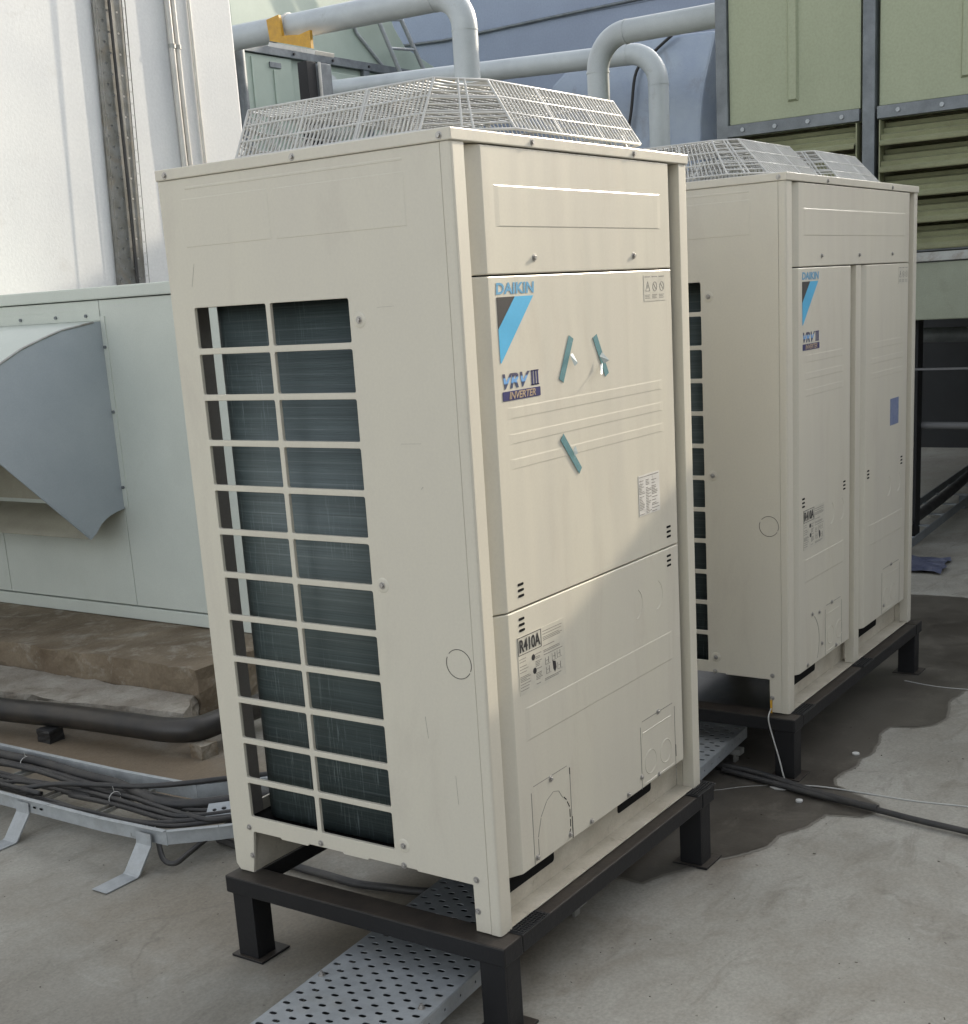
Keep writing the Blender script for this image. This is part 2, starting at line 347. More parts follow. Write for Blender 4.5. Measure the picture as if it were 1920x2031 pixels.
def circ(cx, cy, r, n=24, a0=0, a1=360):
    return [(cx + r * math.cos(math.radians(a0 + (a1 - a0) * k / n)), cy + r * math.sin(math.radians(a0 + (a1 - a0) * k / n))) for k in range(n)]

def text_mesh(body, x0, x1, z0, z1, y, bold=0.0, shear=0.0, spacing=1.0):
    cu = bpy.data.curves.new('letters', 'FONT'); cu.body = body; cu.size = 1; cu.offset = bold; cu.shear = shear; cu.space_character = spacing
    cu.resolution_u = 3; cu.extrude = 0.01
    ob = bpy.data.objects.new('letters', cu); C.objects.link(ob)
    dg = bpy.context.evaluated_depsgraph_get(); dg.update()
    me = bpy.data.meshes.new_from_object(ob.evaluated_get(dg)); bpy.data.objects.remove(ob); bpy.data.curves.remove(cu)
    xs = [v.co.x for v in me.vertices]; ys = [v.co.y for v in me.vertices]
    a, b2, c, d = min(xs), max(xs), min(ys), max(ys)
    for v in me.vertices:
        X, Y, Z_ = v.co; v.co = ((X - a) / (b2 - a) * (x1 - x0), -0.0003 if Z_ > 0 else 0.0, (Y - c) / (d - c) * (z1 - z0))
    me.materials.clear()
    return me, (x0, y, z0)
def letters(name, body, x0, x1, z0, z1, mat, parent, y=-0.0004, **k):
    me, loc = text_mesh(body, x0, x1, z0, z1, y, **k); return link(name, me, mat, parent, loc)
def decal(name, polys, mat, parent, y=-0.0008, th=0.0005, label=None):
    mb = MB()
    for p in polys: mb.prism(p, lambda u, v, w_: (u, w_, v), y, y + th)
    return mb.build(name, mat, parent, label=label)
def bar(u0, u1, v0, v1): return [(u0, v0), (u1, v0), (u1, v1), (u0, v1)]

def dupmesh(o, parent, loc, rot=None):
    c = o.copy(); C.objects.link(c); c.parent = parent; c.location = loc
    if rot: c.rotation_euler = rot
    return c

# ================================================================ SETTING
gm = MB(); gm.add([(-60, -60, G), (60, -60, G), (60, 60, G), (-60, 60, G)], [(0, 1, 2, 3)])
tag(gm.build('ground', M['concrete']), kind='structure')
# wet patch: an irregular outline of its own on the slab
wp = [(0.72, 0.07), (0.811, 0.028), (0.90, -0.03), (0.98, -0.078), (1.062, -0.121), (1.137, -0.120), (1.223, -0.164), (1.332, -0.183), (1.348, -0.23), (1.355, -0.273), (1.392, -0.294), (1.458, -0.287),
      (1.506, -0.206), (1.548, -0.135), (1.60, -0.112), (1.664, -0.115), (1.73, -0.135), (1.798, -0.123), (1.87, -0.14), (1.958, -0.13), (2.04, -0.105), (2.126, -0.111), (2.150, -0.188), (2.20, -0.235), (2.276, -0.254), (2.349, -0.239),
      (2.41, -0.222), (2.50, -0.215), (2.60, -0.225), (2.75, -0.27), (2.95, -0.22), (3.2, -0.30), (3.5, -0.15), (3.75, 0.0), (3.97, 0.116), (3.96, 0.37), (4.0, 0.9), (3.4, 1.5), (2.4, 1.6), (1.6, 1.3), (1.1, 0.9), (0.85, 0.5), (0.72, 0.25)]
for nm_, off, zz, mt in (('damp_rim', 0.009, 0.0015, 'damp'), ('wet_patch', 0.0, 0.003, 'wet')):
    pts = []; rp = random.Random(21)
    for i in range(len(wp)):
        a = Vector((*wp[i], 0)); b_ = Vector((*wp[(i + 1) % len(wp)], 0)); k = 9
        nrm = (b_ - a).cross(Vector((0, 0, 1))); nu = nrm.normalized(); amp = rp.uniform(-0.06, 0.06); ph = rp.uniform(0, 6)
        for j in range(k):
            w_ = 0 if j == 0 else amp * math.sin(math.pi * j / k) + 0.018 * math.sin(ph + j * 2.1); p = a.lerp(b_, j / k) + nrm * w_ + nu * (off + rp.uniform(-0.0012, 0.0012)); pts.append((p.x, p.y, G + zz))
    wm = MB(); wm.add(pts, [list(range(len(pts)))])
    tag(wm.build(nm_, M[mt]), kind='structure')

# plinth slab carrying the air handler, built with a rough edge
def rough_prism(name, poly, z0, z1, mat, parent=None, amp=0.012, seg=0.06, slope=0.0):
    P = []
    for i in range(len(poly)):
        a = Vector(poly[i]); b_ = Vector(poly[(i + 1) % len(poly)]); n = max(1, int((b_ - a).length / seg))
        for j in range(n): P.append(a.lerp(b_, j / n) + Vector((random.uniform(-amp, amp), random.uniform(-amp, amp))))
    n = len(P); V = []; lv = 5; cen = sum(P, Vector((0, 0))) / n
    for k in range(lv + 1):
        f = k / lv
        for p in P:
            q = p + (cen - p).normalized() * (slope * f) + Vector((random.uniform(-amp, amp) * 0.5, random.uniform(-amp, amp) * 0.5))
            V.append((q.x, q.y, z0 + (z1 - z0) * f + (random.uniform(-amp, amp) * 0.5 if k else 0)))
    F = [tuple(range(n))[::-1], tuple(range(lv * n, lv * n + n))]
    for k in range(lv):
        for i in range(n): F.append((k * n + i, k * n + (i + 1) % n, (k + 1) * n + (i + 1) % n, (k + 1) * n + i))
    mb = MB(); mb.add(V, F); return mb.build(name, mat, parent)
sl = rough_prism('concrete_slab', [(1.19, 2.12), (3.2, 2.12), (3.2, 4.98), (1.16, 4.98)], G, 0.0, M['plinth'], amp=0.010)
tag(sl, 'brown stained raised concrete slab under the pale green air handler', 'concrete slab')
ld_ = rough_prism('mortar_ledge', [(1.02, 2.00), (1.19, 2.13), (1.15, 4.95), (0.92, 4.95), (0.93, 2.6)], G, -0.10, M['mortar'], amp=0.012, slope=0.012)
tag(ld_, 'rough grey mortar ledge in front of the brown slab', 'mortar ledge')

# white plaster wall
wl = MB().box(-6, 4.73, 5.0, 5.35, G - 0.02, 5.2).build('plaster_wall', M['plaster'], bevel=0.012)
tag(wl, 'white plastered wall behind the air handler, upper left', 'wall')
# blue-grey wall far behind
bw = MB().box(15.0, 15.4, -12, 24, G - 0.02, 6.15).build('blue_wall', M['blue'])
tag(bw, 'large blue grey rendered wall far behind the bent pipes', 'wall')
cb = MB(); cb.tube([(14.97, 12, 5.0), (14.97, 10.6, 4.93), (14.97, 8.3, 4.96), (14.97, 5.3, 4.99), (14.97, -3, 5.06)], 0.022, 6)
tag(cb.build('wall_cable', M['steel_grey']), 'thin dark cable running along the blue grey wall', 'cable')
cb = MB(); cb.tube([(14.97, 7.55, 4.97), (14.97, 7.57, 6.1)], 0.016, 6); tag(cb.build('wall_wire', M['steel_grey']), 'vertical dark wire on the blue grey wall above the pipe bend', 'wire')
mb = MB(); mb.box(14.985, 14.9995, -11, 23, 4.93, 4.955); tag(mb.build('wall_ledge', M['blue']), 'shallow ledge along the blue grey wall just below the dark cable', 'ledge')

# unseen block inferred from the diagonal shadow; wing added to dim the front faces
nb = MB().box(5.0, 8.6, -9.0, -0.61, G - 0.01, 2.46).box(-7.0, 4.99, -9.0, -5.5, G - 0.01, 3.2).build('shade_block', M['building'], bevel=0.02)
tag(nb, 'low grey unseen block beyond the cooling tower, added to shade the units', 'building')

# ================================================================ OUTDOOR UNITS
screw_mb = MB()
screw_mb.prism(circ(0, 0, 0.0072, 12), lambda u, v, w_: (u, w_, v), -0.0012, 0.0)
screw_mb.prism(circ(0, 0, 0.0046, 6), lambda u, v, w_: (u, w_, v), -0.0048, -0.0012)
SCREW = screw_mb.mesh('screw', 0.0006, 1); SCREW.materials.append(M['screw'])
dm = MB(); rr_ = [(0.0, 0.0022), (0.006, 0.0020), (0.0095, 0.0010), (0.0125, 0.0015), (0.0155, 0.0)]
V = []; F = []
for i, (r, h) in enumerate(rr_):
    for k in range(20):
        a = 2 * math.pi * k / 20; V.append((r * math.cos(a), -h, r * math.sin(a)))
for i in range(len(rr_) - 1):
    for k in range(20): F.append((i * 20 + k, i * 20 + (k + 1) % 20, (i + 1) * 20 + (k + 1) % 20, (i + 1) * 20 + k))
dm.add(V, F, True); DIMPLE = dm.mesh('screw_dimple'); DIMPLE.materials.append(M['cream'])
def screw(parent, x, y, z, side=False, dimple=False):
    rot = (0, 0, -math.pi / 2) if side else (0, 0, 0)
    off = 0.0
    if dimple:
        d = bpy.data.objects.new('screw_dimple', DIMPLE); C.objects.link(d); d.parent = parent; d.location = (x, y, z); d.rotation_euler = rot; off = -0.0018
    o = bpy.data.objects.new('screw', SCREW); C.objects.link(o); o.parent = parent
    o.location = (x + (off if side else 0), y + (0 if side else off), z); o.rotation_euler = (random.uniform(0, 1) if not side else 0, 0, rot[2]) if False else rot

ROWS = [(1.177, 1.258)] + [(0, 0)] * 11
def grille_rows():
    top, bot, n = 1.258, 0.139, 12
    pitch = (top - bot + 0.0125) / n
    return [(top - i * pitch - (pitch - 0.0125), top - i * pitch) for i in range(n)]
ROWS = grille_rows()

def fan_guard(parent, base, top, zb, zt, nfront, nside):
    """wire cage: base/top are octagons; wires run up each face and over the top"""
    mb = MB(); r = 0.0019; R = 0.0029
    def P(oc, i, f, z):
        a = oc[i]; b_ = oc[(i + 1) % 8]; return Vector((a[0] + (b_[0] - a[0]) * f, a[1] + (b_[1] - a[1]) * f, z))
    def face_pts(i, f, h): return P(base, i, f, zb).lerp(P(top, i, f, zt), h)
    # hoops
    for h in (0.0, 0.33, 0.66, 1.0):
        ring = [face_pts(i, 0, h) for i in range(8)]
        mb.tube(ring, R if h in (0.0, 1.0) else r * 1.25, 6, closed=True)
    # long faces: 0 front, 2 right, 4 back, 6 left
    for i, n in ((0, nfront), (2, nside), (4, nfront), (6, nside)):
        for k in range(n + 1):
            f = k / n; mb.tube([face_pts(i, f, 0), face_pts(i, f, 1)], r, 5, cap=False)
        for f in (0, 0.34, 0.67, 1): 
            a = face_pts(i, f, 0); b_ = face_pts(i, f, 1); mb.tube([a, b_], R, 6)
    for k in range(nfront + 1):
        f = k / nfront; mb.tube([face_pts(0, f, 1), face_pts(4, 1 - f, 1)], r, 5, cap=False)
    for k in range(nside // 2 + 1):
        f = k / (nside // 2); mb.tube([face_pts(2, f, 1) + Vector((0, 0, -0.003)), face_pts(6, 1 - f, 1) + Vector((0, 0, -0.003))], r, 5, cap=False)
    # corner faces: horizontal wires plus a middle pair
    for i in (1, 3, 5, 7):
        for h in [k / 8 for k in range(1, 8)]: mb.tube([face_pts(i, 0, h), face_pts(i, 1, h)], r, 5, cap=False)
        for f in (0.44, 0.56): mb.tube([face_pts(i, f, 0), face_pts(i, f, 1)], R * 0.9, 6)
    mb.build('fan_guard', M['wire'], parent)

def outdoor_unit(W, loc, label, group, two=False):
    D, H = 0.7338, 1.511
    u = thing('outdoor_unit', label, 'outdoor unit', loc, group)
    # ---- left and right side panels with punched coil openings
    holes = []
    for z0, z1 in ROWS:
        holes.append(rrect(0.4705, 0.669, z0, z1, 0.004)); holes.append(rrect(0.258, 0.4585, z0, z1, 0.004))
    outl = [(0.0235, 0.0), (0.0605, 0.0), (0.0615, 0.101), (0.20, 0.1015), (0.203, 0.1045), (0.33, 0.1045), (0.334, 0.1005), (0.40, 0.1005), (0.404, 0.1045),
            (0.50, 0.1045), (0.504, 0.0995), (0.58, 0.0995), (0.585, 0.103), (0.664, 0.103), (0.668, 0.099), (0.676, 0.03), (0.681, 0.0), (0.722, 0.0), (D, 0.014), (D, 1.5105), (0.0235, 1.5105)]
    me = sheet_mesh('side_panel', outl, holes, 0.0085, lambda a, b_, c: Vector((c, a, b_)), 0.0012)
    link('side_panel', me, M['cream'], u)
    me = sheet_mesh('side_panel', outl, holes, 0.0085, lambda a, b_, c: Vector((W - c, a, b_)), 0.0012)
    link('side_panel', me, M['cream'], u)
    # shallow embossed bands on the side
    rb = MB()
    def side_band(y0, y1, z0, z1, h=0.0006, s=0.0025):
        rb.add([(0.0005, y0, z0), (0.0005, y1, z0), (0.0005, y1, z1), (0.0005, y0, z1), (-h, y0 + s, z0 + s), (-h, y1 - s, z0 + s), (-h, y1 - s, z1 - s), (-h, y0 + s, z1 - s)],
               [(0, 1, 5, 4), (1, 2, 6, 5), (2, 3, 7, 6), (3, 0, 4, 7), (4, 5, 6, 7)])
    side_band(0.105, 0.425, 1.3755, 1.4715); side_band(0.435, 0.672, 1.3765, 1.4725); side_band(0.105, 0.66, 1.4875, 1.4955)
    rb.build('embossed_band', M['cream'], u)
    # ---- corner posts
    for sx in (0, 1):
        poly = [(0.0, 0.0225), (0.0, 0.006), (0.0012, 0.0025), (0.0035, 0.0007), (0.007, 0.0), (0.040, 0.0), (0.041, 0.001), (0.041, 0.030), (0.037, 0.030), (0.037, 0.004), (0.008, 0.004), (0.004, 0.008), (0.004, 0.0225)]
        if sx: poly = [(W - a, b_) for a, b_ in poly]
        MB().prism(poly, lambda a, b_, c: (a, b_, c), 0.0, 1.5105).build('corner_post', M['cream'], u)
    # ---- front panels
    def front_panel(name, a, b_, z0, z1, bands, lab=None):
        mb = MB(); poly = [(a - 0.046, 0.026), (a - 0.002, 0.0012), (a + 0.001, 0.0), (b_ - 0.001, 0.0), (b_ + 0.002, 0.0012), (b_ + 0.046, 0.026)]
        nn = len(poly); e = 0.0022
        rings = [(z0, e), (z0 + e * 0.4, e * 0.3), (z0 + e, 0), (z1 - e, 0), (z1 - e * 0.4, e * 0.3), (z1, e)]
        V = []
        for z, ins in rings:
            for (x, y) in poly: V.append((x, min(y + ins, 0.027), z))
        F = []
        for r in range(len(rings) - 1):
            for i in range(nn - 1): F.append((r * nn + i, r * nn + i + 1, (r + 1) * nn + i + 1, (r + 1) * nn + i))
            F.append((r * nn + nn - 1, r * nn, (r + 1) * nn, (r + 1) * nn + nn - 1))
        F += [tuple(range(nn))[::-1], tuple(range((len(rings) - 1) * nn, len(rings) * nn))]
        mb.add(V, F)
        for (x0, x1, q0, q1) in bands:
            h, s, e2 = (0.0009, 0.0030, 0.02) if q1 - q0 > 0.05 else (0.00048, 0.0042, 0.03)
            mb.add([(x0, 0.0003, q0), (x1, 0.0003, q0), (x1, 0.0003, q1), (x0, 0.0003, q1), (x0 + e2, -h, q0 + s), (x1 - e2, -h, q0 + s), (x1 - e2, -h, q1 - s), (x0 + e2, -h, q1 - s)],
                   [(0, 1, 5, 4), (1, 2, 6, 5), (2, 3, 7, 6), (3, 0, 4, 7), (4, 5, 6, 7)])
        return mb.build(name, M['cream_front'], u, label=lab)
    PB = [(1.014, 1.040), (0.966, 0.990), (0.918, 0.942)]
    wv = W - 0.096
    p_up = front_panel('upper_front_panel', 0.091, wv, 1.2835, 1.5095, [(0.121, W - 0.134, 1.367, 1.4425)])
    def vents(parent, xs, z):
        for x in xs:
            mb = MB()
            for k in range(3):
                z_ = z + 0.0115 * (k - 1)
                mb.prism(rrect(x - 0.0105, x + 0.0105, z_ - 0.0026, z_ + 0.0026, 0.0025), lambda a, b_, c: (a, c, b_), -0.0007, 0.0005)
            mb.build('vent_slots', M['hole'], parent)
    if not two:
        p_mid = front_panel('front_panel', 0.091, wv, 0.6475, 1.2805, [(0.118, 0.79, a, b_) for a, b_ in PB])
        p_low = front_panel('lower_front_panel', 0.091, wv, 0.098, 0.6445, [(0.126, 0.797, 0.370, 0.442)])
        vents(p_mid, (0.142, 0.788), 0.683); vents(p_low, (0.138, 0.785), 0.614)
        panels = [(p_mid, 0)]
        for x in (0.254, 0.659): screw(u, x, 0, 1.312)
        for x in (0.262, 0.669): screw(u, x, -0.003, 1.5215)
        lowps = p_low
    else:
        p_mid = front_panel('front_panel', 0.086, 0.524, 0.100, 1.2805, [(0.118, 0.476, a, b_) for a, b_ in PB] + [(0.118, 0.476, 0.370, 0.442)], 'front panel with logo and label')
        p_mid2 = front_panel('front_panel', 0.672, wv, 0.100, 1.2805, [(0.708, 1.088, a, b_) for a, b_ in PB] + [(0.708, 1.088, 0.370, 0.442)], 'front panel with blue rectangular sticker')
        vents(p_mid, (0.120, 0.473), 0.614); vents(p_mid2, (0.705, 1.064), 0.614)
        mb = MB(); mb.prism([(0.574, 0.030), (0.574, 0.0005), (0.621, 0.0005), (0.621, 0.030)], lambda a, b_, c: (a, b_, c), 0.005, 1.281); mb.build('centre_post', M['cream'], u)
        for x in (0.272, 0.603, 0.932): screw(u, x, 0, 1.312)
        for x in (0.313, 0.916): screw(u, x, -0.003, 1.5195)
        decal('sticker', [bar(0.930, 1.022, 0.748, 0.838)], M['sticker_blue'], p_mid2, label='blue rectangular sticker')
        lowps = p_mid
    # ---- printing
    letters('brand_lettering', 'DAIKIN', 0.1145, 0.2475, 1.2475, 1.2685, M['blue_text'], p_mid, bold=0.03, shear=0.08, spacing=1.02)
    decal('charcoal_triangle', [[(0.1155, 1.2425), (0.1765, 1.2425), (0.1155, 1.1855)]], M['tri'], p_mid)
    decal('blue_stripe', [[(0.1775, 1.2425), (0.2425, 1.2425), (0.1195, 1.1225), (0.1165, 1.1225), (0.1155, 1.1845)]], M['cyan'], p_mid)
    letters('model_lettering', 'VRV', 0.1205, 0.2155, 1.0735, 1.1020, M['vrv'], p_mid, bold=0.028, shear=0.28, spacing=1.0)
    decal('numeral_bars', [bar(0.2215 + k * 0.0098, 0.2255 + k * 0.0098 + 0.001, 1.0735, 1.102) for k in range(3)] + [bar(0.2200, 0.2480, 1.0735, 1.0755), bar(0.2200, 0.2480, 1.0998, 1.102)], M['vrv'] if False else M['navy'], p_mid)
    decal('name_strip', [rrect(0.1175, 0.2515, 1.0515, 1.0690, 0.002)], M['navy'], p_mid)
    letters('name_lettering', 'INVERTER', 0.139, 0.2335, 1.0535, 1.0672, M['tan_text'], p_mid, y=-0.0009, bold=0.02, shear=0.22, spacing=0.95)
    if two:
        pass
    # refrigerant label
    decal('label_sticker', [bar(0.118, 0.2945, 0.4705, 0.5905)], M['sticker'], lowps, y=-0.0007)
    decal('label_frame', [bar(0.1195, 0.2055, 0.5525, 0.5537), bar(0.1195, 0.2055, 0.5880, 0.5892), bar(0.1195, 0.1207, 0.5537, 0.5880), bar(0.2043, 0.2055, 0.5537, 0.5880)], M['ink'], lowps, y=-0.0011)
    letters('refrigerant_lettering', 'R410A', 0.1245, 0.2010, 0.5575, 0.5845, M['ink'], lowps, y=-0.0012, bold=0.022, spacing=1.0)
    rnd = random.Random(3); pl = []
    for col, (u0, u1) in enumerate(((0.122, 0.160), (0.180, 0.204), (0.212, 0.288))):
        zz = 0.584 if col == 2 else 0.547
        while zz > 0.478:
            zz -= rnd.choice((0.0032, 0.0032, 0.0032, 0.006))
            if rnd.random() < 0.86 and not (col == 2 and zz < 0.530 and zz > 0.484): pl.append(bar(u0, u0 + (u1 - u0) * rnd.uniform(0.55, 1), zz, zz + 0.0013))
    for cx_, cz_ in ((0.226, 0.518), (0.252, 0.520), (0.272, 0.521), (0.228, 0.498), (0.272, 0.496)):
        pl += [bar(cx_ - 0.009, cx_ + 0.009, cz_ - 0.008, cz_ - 0.0072), bar(cx_ - 0.009, cx_ - 0.0082, cz_ - 0.008, cz_ + 0.007), bar(cx_ + 0.002, cx_ + 0.0035, cz_ - 0.006, cz_ + 0.007), bar(cx_ - 0.006, cx_ + 0.004, cz_, cz_ + 0.001)]
    decal('micro_print', pl, M['micro'], lowps, y=-0.0011)
    decal('label_symbols', [circ(0.1725, 0.5375, 0.0065, 12), circ(0.1755, 0.5085, 0.0065, 12), [(0.244, 0.512), (0.256, 0.508), (0.258, 0.494), (0.252, 0.486), (0.246, 0.494)]], M['ink'], lowps, y=-0.0011)
    # warning pictograms, top right
    wx = 0.701 if not two else 1.003; wpan = p_mid if not two else p_mid2
    decal('warning_sticker', [bar(wx, wx + 0.103, 1.214, 1.270)], M['sticker'], wpan, y=-0.0007)
    pw = []
    for k in range(3):
        cx_ = wx + 0.018 + k * 0.034; cz_ = 1.245
        pw += [bar(cx_ - 0.013, cx_ + 0.012, 1.2655, 1.2672), bar(cx_ - 0.013, cx_ + 0.010, 1.2265, 1.2278), bar(cx_ - 0.013, cx_ + 0.006, 1.2235, 1.2246), bar(cx_ - 0.013, cx_ + 0.009, 1.2200, 1.2212)]
        if k == 0:
            A, B, Cc = (cx_ - 0.010, cz_ - 0.009), (cx_ + 0.010, cz_ - 0.009), (cx_, cz_ + 0.011)
            for q, w2 in ((A, B), (B, Cc), (Cc, A)):
                d = Vector((w2[0] - q[0], w2[1] - q[1])).normalized(); nx, nz = -d.y * 0.0007, d.x * 0.0007
                pw.append([(q[0] - nx, q[1] - nz), (w2[0] - nx, w2[1] - nz), (w2[0] + nx, w2[1] + nz), (q[0] + nx, q[1] + nz)])
            pw.append(bar(cx_ - 0.0007, cx_ + 0.0007, cz_ - 0.004, cz_ + 0.004))
        else:
            for j in range(20):
                a0, a1 = 2 * math.pi * j / 20, 2 * math.pi * (j + 1) / 20; ro, ri = 0.0105, 0.0092
                pw.append([(cx_ + ri * math.cos(a0), cz_ + ri * math.sin(a0)), (cx_ + ro * math.cos(a0), cz_ + ro * math.sin(a0)), (cx_ + ro * math.cos(a1), cz_ + ro * math.sin(a1)), (cx_ + ri * math.cos(a1), cz_ + ri * math.sin(a1))])
            pw.append([(cx_ - 0.0075, cz_ + 0.006), (cx_ - 0.0065, cz_ + 0.007), (cx_ + 0.0075, cz_ - 0.006), (cx_ + 0.0065, cz_ - 0.007)])
    decal('warning_symbols', pw, M['micro'], wpan, y=-0.0011)
    # ---- knock-outs and hatches on the lower part
    def ring(mb, cx_, cz_, ro, th, a0=0, a1=360, sx=1.0):
        n = 40
        for j in range(n):
            b0 = math.radians(a0 + (a1 - a0) * j / n); b1 = math.radians(a0 + (a1 - a0) * (j + 1) / n)
            mb.prism([(cx_ + sx * (ro - th) * math.cos(b0), cz_ + (ro - th) * math.sin(b0)), (cx_ + sx * ro * math.cos(b0), cz_ + ro * math.sin(b0)),
                      (cx_ + sx * ro * math.cos(b1), cz_ + ro * math.sin(b1)), (cx_ + sx * (ro - th) * math.cos(b1), cz_ + (ro - th) * math.sin(b1))], lambda a, b_, c: (a, c, b_), -0.0006, 0.0004)
    def emb_ring(mb, cx_, cz_, r, a0=0, a1=360):
        n = 20; mb.tube([(cx_ + r * math.cos(math.radians(a0 + (a1 - a0) * j / n)), 0.0006, cz_ + r * math.sin(math.radians(a0 + (a1 - a0) * j / n))) for j in range(n + (0 if a1 - a0 == 360 else 1))], 0.0016, 6, closed=(a1 - a0 == 360))
    def arcs(par, x1, x2):
        for x_ in (x1, x2):
            mb = MB(); emb_ring(mb, x_, 0.545, 0.036, -80, 60); mb.build('embossed_arc', M['cream_front'], par)
    def hatch(parent, x0, x1, z0, z1, two_rings, lab):
        mb = MB(); t_ = 0.0013
        for a, b_, c, d in ((x0 + 0.01, x1 - 0.012, z1 - t_, z1), (x0, x0 + t_, z0, z1 - 0.012), (x1 - t_, x1, z0, z1 - 0.012)):
            mb.prism(bar(a, b_, c, d), lambda p, q, s_: (p, s_, q), -0.0006, 0.0004)
        h = mb.build('service_hatch', M['micro'], parent, label=lab)
        m2 = MB()
        if two_rings:
            emb_ring(m2, x0 + 0.048, z0 + 0.055, 0.029); emb_ring(m2, x0 + 0.127, z0 + 0.055, 0.029)
            m2.tube([(x0 + 0.012, 0.0006, z1 - 0.03), (x1 - 0.02, 0.0006, z1 - 0.03)], 0.0016, 6); m2.tube([(x0 + 0.012, 0.0006, z0 + 0.008), (x1 - 0.01, 0.0006, z0 + 0.008)], 0.0016, 6)
            m2.tube([(x0 + 0.012, 0.0006, z1 - 0.03), (x0 + 0.004, 0.0006, z1 - 0.05), (x0 + 0.004, 0.0006, z0 + 0.01)], 0.0012, 6)
        else:
            for (a, b_, c, d) in ((x0 + 0.10, x0 + 0.104, z0 + 0.12, z0 + 0.128),): pass
        if m2.v: m2.build('embossed_rings', M['cream_front'], parent)
        return h
    if not two:
        hatch(p_low, 0.137, 0.2915, 0.100, 0.270, False, 'left hatch with a dashed cut-out line')
        hatch(p_low, 0.613, 0.792, 0.097, 0.262, True, 'right hatch with two embossed rings')
        mk = MB()
        pts_ = [(0.155, 0.104), (0.155, 0.155), (0.170, 0.195), (0.195, 0.222), (0.222, 0.232), (0.243, 0.226), (0.258, 0.205)]
        for i in range(len(pts_) - 1):
            a, b_ = Vector(pts_[i]), Vector(pts_[i + 1]); d = (b_ - a).normalized(); nn_ = Vector((-d.y, d.x)) * 0.00045; b2 = a.lerp(b_, 0.93)
            mk.prism([tuple(a - nn_), tuple(b2 - nn_), tuple(b2 + nn_), tuple(a + nn_)], lambda p, q, s_: (p, s_, q), -0.0006, 0.0004)
        mk.build('cut_out_line', M['micro'], p_low)
        for (x0, z0, x1, z1) in ((0.262, 0.205, 0.272, 0.196), (0.275, 0.190, 0.283, 0.176), (0.284, 0.170, 0.284, 0.152), (0.284, 0.147, 0.284, 0.130), (0.283, 0.125, 0.277, 0.112), (0.2905, 0.262, 0.2905, 0.247), (0.2925, 0.150, 0.2925, 0.100), (0.7935, 0.150, 0.7935, 0.120)):
            a, b_ = Vector((x0, z0)), Vector((x1, z1)); d = (b_ - a).normalized(); nn_ = Vector((-d.y, d.x)) * 0.0011
            mk = MB(); mk.prism([tuple(a - nn_), tuple(b_ - nn_), tuple(b_ + nn_), tuple(a + nn_)], lambda p, q, s_: (p, s_, q), -0.0007, 0.0004)
            mk.build('cut_slot', M['hole'], p_low)
        arcs(p_low, 0.610, 0.711)
        for x, z in ((0.214, 0.263), (0.148, 0.113), (0.281, 0.112), (0.372, 0.108), (0.545, 0.108), (0.704, 0.262), (0.700, 0.105), (0.612, 0.128)): screw(u, x, 0, z)
    else:
        hatch(p_mid, 0.302, 0.452, 0.104, 0.262, True, 'hatch with two embossed rings'); hatch(p_mid2, 0.86, 1.06, 0.104, 0.262, True, 'hatch with two embossed rings')
        arcs(p_mid, 0.345, 0.435); arcs(p_mid2, 0.91, 1.02)
        ar = MB(); ring(ar, 0.15, 0.17, 0.10, 0.0012, -35, 55); ar.build('cut_out_line', M['micro'], p_mid)
        for x, z in ((0.19, 0.262), (0.25, 0.255), (0.15, 0.112), (0.272, 0.15), (0.36, 0.262), (0.40, 0.112), (0.96, 0.262), (0.88, 0.13)): screw(u, x, 0, z)
    # ---- side details
    sr = MB()
    n = 44
    for j in range(n):
        if j in (3, 4, 25): continue
        b0, b1 = 2 * math.pi * j / n, 2 * math.pi * (j + 1) / n; ro, ri = 0.0300, 0.0287
        sr.prism([(0.0585 + ri * math.cos(b0), 0.563 + ri * math.sin(b0)), (0.0585 + ro * math.cos(b0), 0.563 + ro * math.sin(b0)), (0.0585 + ro * math.cos(b1), 0.563 + ro * math.sin(b1)), (0.0585 + ri * math.cos(b1), 0.563 + ri * math.sin(b1))],
                 lambda a, b_, c: (c, a, b_), -0.0006, 0.0004)
    sr.build('knock_out_ring', M['tri'], u)
    for y, z, d in ((0.234, 1.217, 1), (0.231, 0.706, 1), (0.232, 0.153, 1), (0.679, 0.112, 0), (0.464, 0.114, 0), (0.052, 0.114, 0), (0.053, 0.045, 0), (0.678, 0.043, 0), (0.236, 0.108, 0)): screw(u, 0, y, z, True, bool(d))
    for y in (0.708, 0.363, 0.021): screw(u, -0.003, y, 1.5205, True)
    # ---- back panel with openings
    bh = []
    xs = [0.152]
    while xs[-1] + 0.22 < W - 0.09: xs.append(xs[-1] + 0.212)
    bh.append(rrect(0.0935, 0.142, 0.139, 1.258, 0.004, 2))
    for z0, z1 in ROWS:
        for a, b_ in zip(xs[:-1], xs[1:]): bh.append(rrect(a, b_ - 0.012, z0, z1, 0.004, 2))
    me = sheet_mesh('back_panel', [(0.0086, 0.10), (W - 0.0086, 0.10), (W - 0.0086, 1.5105), (0.0086, 1.5105)], bh, 0.006, lambda a, b_, c: Vector((a, D - 0.0005 - c, b_)), 0.0008)
    link('back_panel', me, M['cream'], u)
    box('post_shade_plate', M['steel_grey'] if False else M['post_shade'], u, 0.0095, 0.093, 0.7235, 0.7262, 0.112, 1.30)  # added plate, its dark colour stands in for shade on the cream rear post
    # ---- coil bent round three sides
    path = [(0.058, 0.235), (0.058, 0.635)]
    for k in range(1, 9):
        a = math.pi - math.pi / 2 * k / 8; path.append((0.128 + 0.07 * math.cos(a), 0.635 + 0.07 * math.sin(a)))
    p2 = [(W - x, y) for x, y in path[::-1]]
    full = path + p2; inner = []
